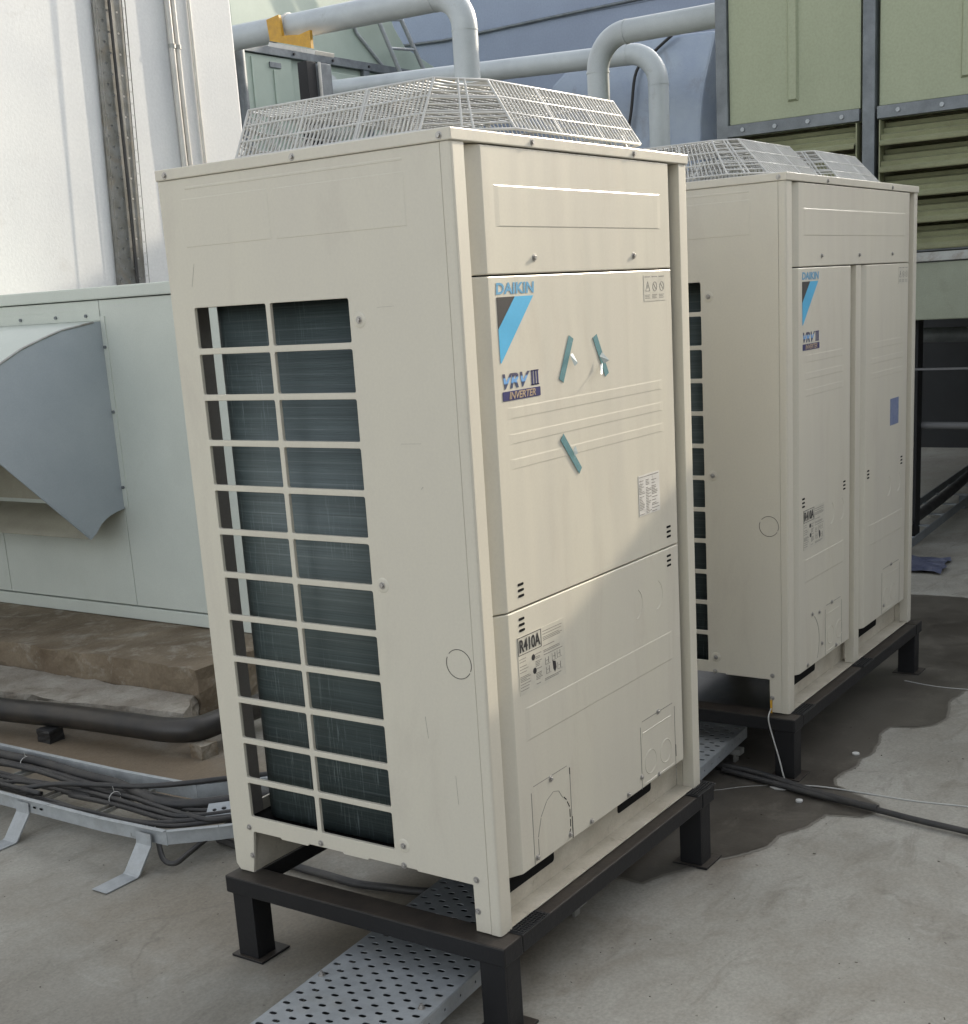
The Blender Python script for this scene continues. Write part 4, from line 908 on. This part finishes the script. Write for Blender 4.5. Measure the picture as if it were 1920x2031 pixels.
# hood
hd = A(MB(), 'hood', None) if False else None
arc = [(1.662, 1.242), (1.62, 1.240), (1.559, 1.231), (1.459, 1.217), (1.358, 1.188), (1.26, 1.156), (1.162, 1.110), (1.09, 1.06), (1.03, 1.00), (0.985, 0.93), (0.955, 0.85), (0.945, 0.77)]
opening = [(1.02, 0.80), (1.097, 0.745), (1.468, 0.383)]
low = [(1.50, 0.405), (1.528, 0.435), (1.555, 0.452), (1.581, 0.464), (1.62, 0.474), (1.659, 0.48)]
cheek = arc + [(0.955, 0.83)] * 0 + opening + low
for yy in (2.951, 4.05):
    A(MB().prism(cheek, lambda a, b_, c: (a, c, b_), yy, yy + 0.002), 'hood_cheek', M['hood_grey'])
mb = MB(); n = len(arc); th = 0.003
mb.add([(x, 2.9535, z - 0.001) for x, z in arc] + [(x, 4.0495, z - 0.001) for x, z in arc] + [(x - 0.001, 2.9535, z + th) for x, z in arc] + [(x - 0.001, 4.0495, z + th) for x, z in arc],
       [(i, i + 1, n + i + 1, n + i) for i in range(n - 1)] + [(2 * n + i, 3 * n + i, 3 * n + i + 1, 2 * n + i + 1) for i in range(n - 1)] + [(i, 2 * n + i, 2 * n + i + 1, i + 1) for i in range(n - 1)], True)
A(mb, 'hood_top', M['ahu'])
mb = MB(); lw = [(1.468, 0.383)] + low; n = len(lw)
mb.add([(x, 2.9535, z) for x, z in lw] + [(x, 4.0495, z) for x, z in lw] + [(x, 2.9535, z + 0.003) for x, z in lw] + [(x, 4.0495, z + 0.003) for x, z in lw],
       [(i, i + 1, n + i + 1, n + i) for i in range(n - 1)] + [(2 * n + i, 3 * n + i, 3 * n + i + 1, 2 * n + i + 1) for i in range(n - 1)] + [(0, n, 3 * n, 2 * n), (0, 2 * n, 2 * n + 1, 1)], True)
A(mb, 'hood_floor', M['hood_in'])
mb = MB(); mb.tube([(x, 2.951, z) for x, z in arc[1:]], 0.0045, 6); A(mb, 'hood_seam', M['galv_dirty'])
mb = MB(); mb.tube([(0.948, 2.951, 0.775), (1.02, 2.951, 0.80), (1.097, 2.951, 0.745), (1.466, 2.951, 0.385)], 0.0035, 6); A(mb, 'hood_hem', M['hood_grey'])
# visible inner lip of the hood floor, running up to the wall of the unit
A(MB().box(1.657, 1.6595, 2.956, 4.047, 0.50, 1.20), 'intake_opening', M['hood_in'])
for q in ((2.925, 2.9505, 0.488, 1.262), (2.951, 4.08, 1.2455, 1.285)): A(MB().box(1.6555, 1.6598, *q), 'hood_flange', M['ahu'], 0.0008)
for (y, z) in ((2.938, 1.14), (2.938, 0.88), (2.938, 0.57), (3.03, 1.266), (3.22, 1.266), (3.45, 1.266)): A(MB().prism(circ(y, z, 0.007, 6), lambda a, b_, c: (c, a, b_), 1.648, 1.6554), 'flange_screw', M['steel_grey'])

# ================================================================ LEFT WALL FITTINGS
pt = thing('wall_cable_tray', 'vertical perforated cable tray fixed to the white wall', 'cable tray', (3.50, 4.92, 1.0))
def lean(x, z): return x + (z - 3.0) * 0.045
hl = []; row = 0; z = 0.9
while z < 5.0:
    for k in range(3):
        a = 0.035 + k * 0.075 + (0.035 if row % 2 else 0)
        if a < 0.20: hl.append(rrect(a - 0.008, a + 0.008, z - 0.006, z + 0.006, 0.005, 2))
    row += 1; z += 0.058
me = sheet_mesh('tray_web', [(0, 0.8), (0.222, 0.8), (0.222, 5.1), (0, 5.1)], hl, 0.002, lambda a, b_, c: Vector((lean(3.585 + a, b_), 4.9925 - c, b_)))
o = link('tray_web', me, M['tray_wall'], pt); o.location = (-3.50, -4.92, -1.0)
fh = [rrect(0.012, 0.022, z_ - 0.006, z_ + 0.006, 0.004, 2) for z_ in [0.9 + 0.066 * k for k in range(62)]]
for xx in (3.585, 3.8055):
    me = sheet_mesh('tray_flange', [(0, 0.8), (0.036, 0.8), (0.036, 5.1), (0, 5.1)], fh, 0.002, lambda a, b_, c: Vector((lean(xx + c, b_), 4.9895 - a - 0.0015, b_)))
    o = link('tray_flange', me, M['tray_wall'], pt); o.location = (-3.50, -4.92, -1.0)
cable('wall_cable', [(lean(3.69, 5), 4.976, 5.0), (lean(3.70, 3.5), 4.976, 3.5), (lean(3.715, 2.6), 4.976, 2.6), (lean(3.73, 1.9), 4.976, 1.9), (lean(3.735, 1.2), 4.976, 1.2)], 0.011, M['cable'], 'grey cable running down inside the tray on the white wall', 'cable')
gp = 'white conduits on the plaster wall'
for (x, r, la) in ((4.165, 0.0185, 'left one of the close pair of white conduits on the wall'), (4.213, 0.0165, 'right one of the close pair of white conduits on the wall'), (4.352, 0.011, 'thin white conduit standing alone near the wall corner')):
    mb = MB(); mb.tube([(x, 4.998 - r, 1.0), (x - 0.005, 4.998 - r, 2.5), (x + 0.012, 4.998 - r, 5.0)], r, 14)
    t_ = thing('conduit', la, 'conduit', (0, 0, 0), gp); mb.build('conduit_tube', M['white_pipe'], t_)
    for z in ((2.845,) if r > 0.012 else ()):
        m2 = MB(); m2.prism(circ(0, 0, r + 0.004, 16), lambda a, b_, c: (x + 0.001 + a, 4.998 - r + b_, c), z - 0.012, z + 0.012); m2.build('coupling', M['galv_dirty'], t_)

# ================================================================ BIG PIPES
def elbow(c0, c1, c2, R, k=8):
    """path c0 -> c1 (corner, rounded by R) -> c2"""
    c0, c1, c2 = map(Vector, (c0, c1, c2)); d0 = (c0 - c1).normalized(); d1 = (c2 - c1).normalized(); out = [c0]
    for j in range(k + 1):
        t = j / k * math.pi / 2; out.append(c1 + d0 * R * (1 - math.sin(t)) + d1 * R * (1 - math.cos(t)))
    out.append(c2); return out
def big_pipe(label, horiz, corner, down, r, R, joints):
    t_ = thing('water_pipe', label, 'pipe', (0, 0, 0), 'grey painted water pipes')
    mb = MB(); mb.tube(elbow(horiz, corner, down, R, 12), r, 28); mb.build('pipe_run', M['pipe'], t_)
    for p, d in joints:
        p = Vector(p); d = Vector(d); m2 = MB(); m2.tube([p - d * 0.006, p + d * 0.006], r + 0.003, 28); m2.build('weld_seam', M['pipe'], t_)
    return t_
pA = big_pipe('thick grey pipe with yellow saddle, bending down behind the nearest fan guard', (7.736, 12.1, 3.79), (7.736, 5.25, 3.689), (7.736, 5.25, G), 0.108, 0.27, [((7.736, 5.53, 3.693), (0, 1, 0)), ((7.736, 5.25, 3.40), (0, 0, 1))])
pB = big_pipe('grey pipe bending down beside the green cooling tower', (5.5, 1.2, 2.715), (5.5, 2.762, 2.722), (5.5, 2.762, G), 0.067, 0.20, [((5.5, 2.56, 2.72), (0, 1, 0)), ((5.5, 2.762, 2.52), (0, 0, 1))])
pC = big_pipe('rear grey pipe with flanged end, bending down behind the other bent pipe', (9.827, 8.57, 3.54), (9.827, 4.53, 3.36), (9.827, 4.53, G), 0.096, 0.28, [((9.827, 4.83, 3.375), (0, 1, 0)), ((9.827, 4.53, 3.07), (0, 0, 1))])
mb = MB(); mb.tube([(9.827, 8.49, 3.537), (9.827, 8.54, 3.539)], 0.155, 28); mb.tube([(9.827, 8.55, 3.54), (9.827, 8.59, 3.541)], 0.155, 28)
for k in range(8):
    a = 2 * math.pi * k / 8; mb.tube([(9.827 + 0.128 * math.cos(a), 8.465, 3.538 + 0.128 * math.sin(a)), (9.827 + 0.128 * math.cos(a), 8.62, 3.541 + 0.128 * math.sin(a))], 0.013, 6)
mb.build('flange', M['pipe'], pC)
mb = MB(); mb.tube([(9.827, 8.58, 3.54), (9.827, 8.73, 3.545), (9.827, 8.85, 3.545)], [0.09, 0.087, 0.087], 20); mb.build('end_cap', M['steel_grey'], pC)
mb = MB(); mb.prism([(7.30, 3.78), (7.15, 3.80), (7.13, 3.62), (7.05, 3.615), (6.93, 3.60), (6.80, 3.62), (6.80, 3.47), (7.28, 3.60)], lambda a, b_, c: (c, a, b_), 7.58, 7.615)
mb.build('pipe_saddle', M['yellow'], pA)
mb = MB(); mb.obox((7.70, 7.02, 3.50), (1, 0, 0), (0, 0.965, 0.262), (0, -0.262, 0.965), 0.13, 0.28, 0.018); mb.build('saddle_bar', M['white_pipe'], pA, bevel=0.004)
mb = MB(); mb.tube([(7.736 + 0.114 * math.cos(a), 7.16, 3.717 + 0.114 * math.sin(a)) for a in [2 * math.pi * k / 24 for k in range(24)]], 0.010, 6, closed=True); mb.build('pipe_strap', M['white_pipe'], pA)
mb = MB(); mb.box(9.70, 9.78, 6.72, 6.78, 3.22, 3.42); mb.build('pipe_saddle', M['yellow_brown'], pC)
mb = MB(); mb.tube([(9.827, 6.66, 3.455), (9.827, 6.69, 3.456)], 0.104, 24); mb.build('weld_seam', M['pipe'], pC)

# ================================================================ COOLING TOWER (right)
ct = thing('cooling_tower', 'big pale green cooling tower with louvres, upper right', 'cooling tower', (5.0, 0.3, G))
def T(mb, name, mat, bevel=0.0, label=None):
    o = mb.build(name, mat, ct, bevel=bevel, label=label); o.location = (-5.0, -0.3, -G); return o
YE = -0.585
T(MB().box(5.07, 8.5, YE + 0.03, 1.73, 2.00, 5.0), 'casing', M['green'])
T(MB().box(5.0, 5.065, 1.700, 1.765, 0.99, 5.0), 'corner_post', M['steel_grey'], 0.004)
bays = [(1.700, 0.975), (0.885, 0.02), (-0.07, YE)]
for y in (0.93, -0.025): T(MB().box(4.995, 5.068, y - 0.032, y + 0.032, 0.99, 5.0), 'mullion', M['steel_grey'], 0.004)
for (y1, y0) in bays:
    mb = MB(); mb.box(5.02, 5.066, y0 + 0.004, y1 - 0.004, 2.062, 5.0); T(mb, 'wall_panel', M['green'], 0.003)
    mb = MB(); yc = (y0 + y1) / 2 - 0.0
    mb.add([(5.0195, yc - 0.030, 2.14), (5.0195, yc + 0.030, 2.14), (5.0195, yc + 0.030, 4.95), (5.0195, yc - 0.030, 4.95), (5.004, yc - 0.020, 2.15), (5.004, yc + 0.020, 2.15), (5.004, yc + 0.020, 4.94), (5.004, yc - 0.020, 4.94)],
           [(0, 1, 5, 4), (1, 2, 6, 5), (2, 3, 7, 6), (3, 0, 4, 7), (4, 5, 6, 7)]); T(mb, 'panel_rib', M['green'])
    mb = MB(); mb.box(4.990, 5.03, y0 + 0.001, y1 - 0.001, 1.998, 2.058); T(mb, 'cross_beam', M['steel_grey'], 0.003)
    for q in range(4):
        mb = MB(); yy = y0 + (y1 - y0) * (q + 0.5) / 4; mb.prism(circ(yy, 2.028 + 0.004 * math.sin(q * 3), 0.011, 10), lambda a, b_, c: (c, a, b_), 4.982, 4.9898)
        T(mb, 'beam_bolt', M['galv'])
    # louvre blades, corrugated
    for k in range(5):
        zt = 1.992 - k * 0.130; mb = MB(); prof = [(5.12, zt), (5.065, zt - 0.012), (5.075, zt - 0.030), (5.030, zt - 0.042), (5.040, zt - 0.062), (4.995, zt - 0.074), (5.003, zt - 0.094), (4.965, zt - 0.108), (4.968, zt - 0.122)]
        n = len(prof); V = [(x, y0 + 0.02, z) for x, z in prof] + [(x, y1 - 0.02, z) for x, z in prof] + [(x + 0.004, y0 + 0.02, z - 0.005) for x, z in prof] + [(x + 0.004, y1 - 0.02, z - 0.005) for x, z in prof]
        F = [(i, i + 1, n + i + 1, n + i) for i in range(n - 1)] + [(2 * n + i, 3 * n + i, 3 * n + i + 1, 2 * n + i + 1) for i in range(n - 1)] + [(i, 2 * n + i, 2 * n + i + 1, i + 1) for i in range(n - 1)] + [(n + i, n + i + 1, 3 * n + i + 1, 3 * n + i) for i in range(n - 1)] + [(n - 1, 3 * n - 1, 4 * n - 1, 2 * n - 1)]
        mb.add(V, F); T(mb, 'louvre_blade', M['louvre'])
    for yy in (y0 + 0.012, y1 - 0.018): T(MB().box(4.99, 5.06, yy, yy + 0.006, 1.36, 1.99), 'louvre_bracket', M['louvre'])
T(MB().box(5.13, 5.16, YE, 1.70, 1.30, 2.0), 'fill_pack', M['pack'])
T(MB().box(4.985, 5.06, YE, 1.765, 1.335, 1.372), 'sill_beam', M['steel_grey'], 0.003)
T(MB().box(4.975, 5.06, YE, 1.765, 1.285, 1.330), 'sill_angle', M['galv_dirty'], 0.003)
T(MB().box(4.99, 8.5, YE, 1.765, 0.995, 1.28), 'basin', M['basin'], 0.006)
for (x, y) in ((5.2, 0.735), (5.2, -0.8), (8.2, 0.735), (8.2, -0.8), (5.2, 1.6)): T(MB().box(x - 0.045, x + 0.045, y - 0.03, y + 0.03, G, 0.994), 'leg', M['black'], 0.003)
T(MB().box(5.0, 5.02, YE, 1.76, 0.740, 0.750), 'tie_rod', M['pack_grey'])
mb = MB(); mb.tube([(5.25, 1.9, 0.435), (5.25, -1.2, 0.415)], 0.020, 12); tag(mb.build('low_pipe', M['pack_grey']), 'grey pipe running low across the dark space under the cooling tower', 'pipe')
mb = MB(); mb.tube([(7.4, 2.2, 0.82), (7.4, 0.9, 0.80), (7.4, -1.1, 0.78)], 0.05, 12); tag(mb.build('low_pipe', M['steel_grey']), 'dim pipe close under the basin of the cooling tower', 'pipe')
dk = MB().box(9.2, 9.4, -6, 3.0, G, 2.4).build('shade_backdrop_wall', M['dark']); tag(dk, 'added wall painted near black for the shade under the cooling tower', 'wall')  # wall added in near black so the space under the tower looks shaded
# far cable ladder and blue plastic litter
fl_ = thing('cable_ladder', 'dim cable ladder running under the cooling tower at far right', 'cable tray', (0, 0, 0))
for (a, b_) in (((4.4, 0.80), (9.0, 1.10)), ((4.4, 0.56), (9.0, 0.83))):
    a = Vector((*a, G + 0.10)); b2 = Vector((*b_, G + 0.10)); d = (b2 - a).normalized(); MB().obox((a + b2) / 2, d, d.cross(Vector((0, 0, 1))), (0, 0, 1), (b2 - a).length / 2, 0.003, 0.022).build('side_rail', M['steel_grey'], fl_)
for k in range(12): x = 4.5 + k * 0.36; MB().box(x, x + 0.04, 0.56 + (x - 4.4) * 0.06, 0.80 + (x - 4.4) * 0.066, G + 0.083, G + 0.088).build('rung', M['galv'], fl_)
for k, x in enumerate((4.7, 6.3, 7.9)): MB().box(x, x + 0.04, 0.62 + (x - 4.4) * 0.06, 0.66 + (x - 4.4) * 0.06, G, G + 0.08).build('support', M['steel_grey'], fl_)
cable('cable', [(4.4, 0.70, G + 0.11), (6.0, 0.80, G + 0.11), (7.5, 0.93, G + 0.11), (9.0, 1.0, G + 0.11)], 0.03, M['cable'], 'thick black cable in the dim ladder under the cooling tower', 'cable')
mb = MB(); rn = random.Random(9); V = []; nx, ny = 9, 7
for i in range(nx):
    for j in range(ny): V.append((4.40 + i * 0.045 + rn.uniform(-.015, .015), 0.36 + j * 0.05 + i * 0.006 + rn.uniform(-.015, .015), G + 0.006 + rn.uniform(0, 0.022)))
mb.add(V, [(i * ny + j, i * ny + j + 1, (i + 1) * ny + j + 1, (i + 1) * ny + j) for i in range(nx - 1) for j in range(ny - 1)])
tag(mb.build('plastic_sheet', M['plastic_blue']), 'crumpled blue plastic sheet on the floor near the cooling tower', 'plastic sheet')

# ================================================================ SECOND TOWER AND LADDER (top left of the gap)
t2 = thing('cooling_tower', 'mint green cooling tower beyond the flanged pipe, seen above the nearest fan guard', 'cooling tower', (9.7, 9.7, G))
def T2(mb, name, mat, bevel=0.0, label=None):
    o = mb.build(name, mat, t2, bevel=bevel, label=label); o.location = (-9.7, -9.7, -G); return o
T2(MB().box(9.77, 13.6, 9.74, 13.4, 0.3, 4.10), 'casing', M['green2'])
T2(MB().box(9.68, 13.62, 9.67, 9.738, 4.104, 4.20), 'top_beam', M['steel_grey'], 0.004)
for x in (10.6, 11.3, 12.0, 12.7): T2(MB().prism(circ(x, 4.15, 0.016, 8), lambda a, b_, c: (a, c, b_), 9.655, 9.6695), 'beam_bolt', M['ink'])
T2(MB().box(9.80, 10.58, 9.70, 9.737, 2.4, 4.095), 'side_panel', M['green2'], 0.01)
T2(MB().box(10.97, 11.90, 9.70, 9.737, 2.4, 4.03), 'side_panel', M['green2'], 0.01)
T2(MB().box(12.02, 13.4, 9.70, 9.737, 2.4, 4.03), 'side_panel', M['green2'], 0.01)
T2(MB().box(10.19, 10.38, 9.68, 9.6995, 3.97, 4.03), 'handle', M['steel_grey'], 0.004)
T2(MB().box(10.25, 10.31, 9.685, 9.6995, 2.4, 3.95), 'panel_rib', M['green2'], 0.004)
T2(MB().box(9.89, 9.92, 9.685, 9.6995, 2.4, 4.06), 'panel_rib', M['green2'], 0.004)
T2(MB().box(11.90, 12.02, 9.68, 9.738, 2.4, 4.103), 'mullion', M['steel_grey'], 0.004)
T2(MB().prism([(9.68, 4.201), (13.9, 4.201), (13.43, 4.33), (12.9, 4.48), (12.68, 4.70), (12.53, 5.0), (12.30, 5.53), (9.68, 5.83)], lambda a, b_, c: (a, c, b_), 9.74, 13.1), 'sloping_hood', M['green2'], 0.015)
mb = MB(); mb.tube([(11.78, 9.72, 4.72), (11.87, 9.72, 4.54), (12.35, 9.72, 4.20)], 0.022, 6); T2(mb, 'hood_seam', M['galv'])
for (x, r) in ((8.00, 0.065), (7.80, 0.045)):
    mb = MB(); mb.tube([(x, 8.085, G), (x, 8.085, 3.735)], r, 14); tag(mb.build('dark_post', M['steel_grey']), 'dark grey round post right beside the white wall corner' if x > 7.9 else 'slimmer dark post between the white wall corner and the round post', 'post')
po = MB().box(8.84, 8.98, 7.96, 8.085, G, 3.66).build('steel_column', M['black'], bevel=0.005); tag(po, 'black steel column below the yellow pipe saddle', 'column')
po = MB().box(9.05, 9.22, 7.96, 8.085, G, 3.66).build('steel_column', M['steel_grey'], bevel=0.005); tag(po, 'blue grey steel column right of the black column', 'column')
cable('thin_conduit', [(9.01, 7.94, 0), (9.015, 7.94, 2.0), (9.01, 7.94, 3.66)], 0.016, M['white_pipe'], 'thin white tube between the black and the blue grey column', 'conduit')
ldr = thing('ladder', 'grey steel ladder leaning against the mint green tower', 'ladder', (0, 0, 0))
LY = 9.54
for (a, b_) in (((12.02, 4.81), (12.50, 4.07)), ((12.44, 4.93), (13.07, 4.09))):
    d = Vector((b_[0] - a[0], 0, b_[1] - a[1])); e = Vector((a[0], LY, a[1])) - d * 1.2
    mb = MB(); mb.tube([e, Vector((b_[0], LY, b_[1])), Vector((b_[0] + 0.07, LY, b_[1] - 0.18)), Vector((b_[0] + 0.07, LY, G))], 0.028, 8); mb.build('side_rail', M['galv'], ldr)
for k in range(7):
    f = -1.1 + k * 0.42
    a = Vector((12.02 + 0.48 * f, LY, 4.81 - 0.74 * f)); b_ = Vector((12.44 + 0.63 * f, LY, 4.87 - 0.78 * f))
    if f < 1.0: MB().tube([a, b_], 0.020, 6).build('rung', M['galv'], ldr)
# curved duct with a dark mouth
du = thing('air_duct', 'blue grey sheet metal duct with a curved dark mouth beside the green tower', 'duct', (0, 0, 0))
K = lambda y, z: (1.3 * y + 0.415, max(G, 1.3 * z - 0.374))
prof = [K(*p) for p in [(4.6, -1), (4.6, 2.9), (4.3, 3.11), (3.9, 3.155), (3.5, 3.135), (3.12, 3.11), (3.13, 3.04), (3.17, 2.9), (3.215, 2.75), (3.245, 2.6), (3.26, 2.45), (3.262, 2.3), (3.262, -1)]]
MB().prism(prof, lambda a, b_, c: (c, a, b_), 10.99, 12.6).build('duct_body', M['duct'], du, bevel=0.03)
MB().prism([K(*p) for p in [(3.255, -1), (3.255, 2.3), (3.235, 2.6), (3.16, 2.9), (3.1, 3.04), (2.6, 3.04), (2.6, -1)]], lambda a, b_, c: (c, a, b_), 11.5, 12.5).build('duct_mouth', M['dark'], du)
cable('duct_cable', [(10.9, 4.9, 3.68), (10.93, 5.12, 3.56), (10.93, 5.33, 3.40), (10.93, 5.41, 3.0), (10.93, 5.52, 2.5), (10.93, 5.6, 1.7)], 0.016, M['rubber'], 'black cable hanging in front of the blue grey duct', 'cable')
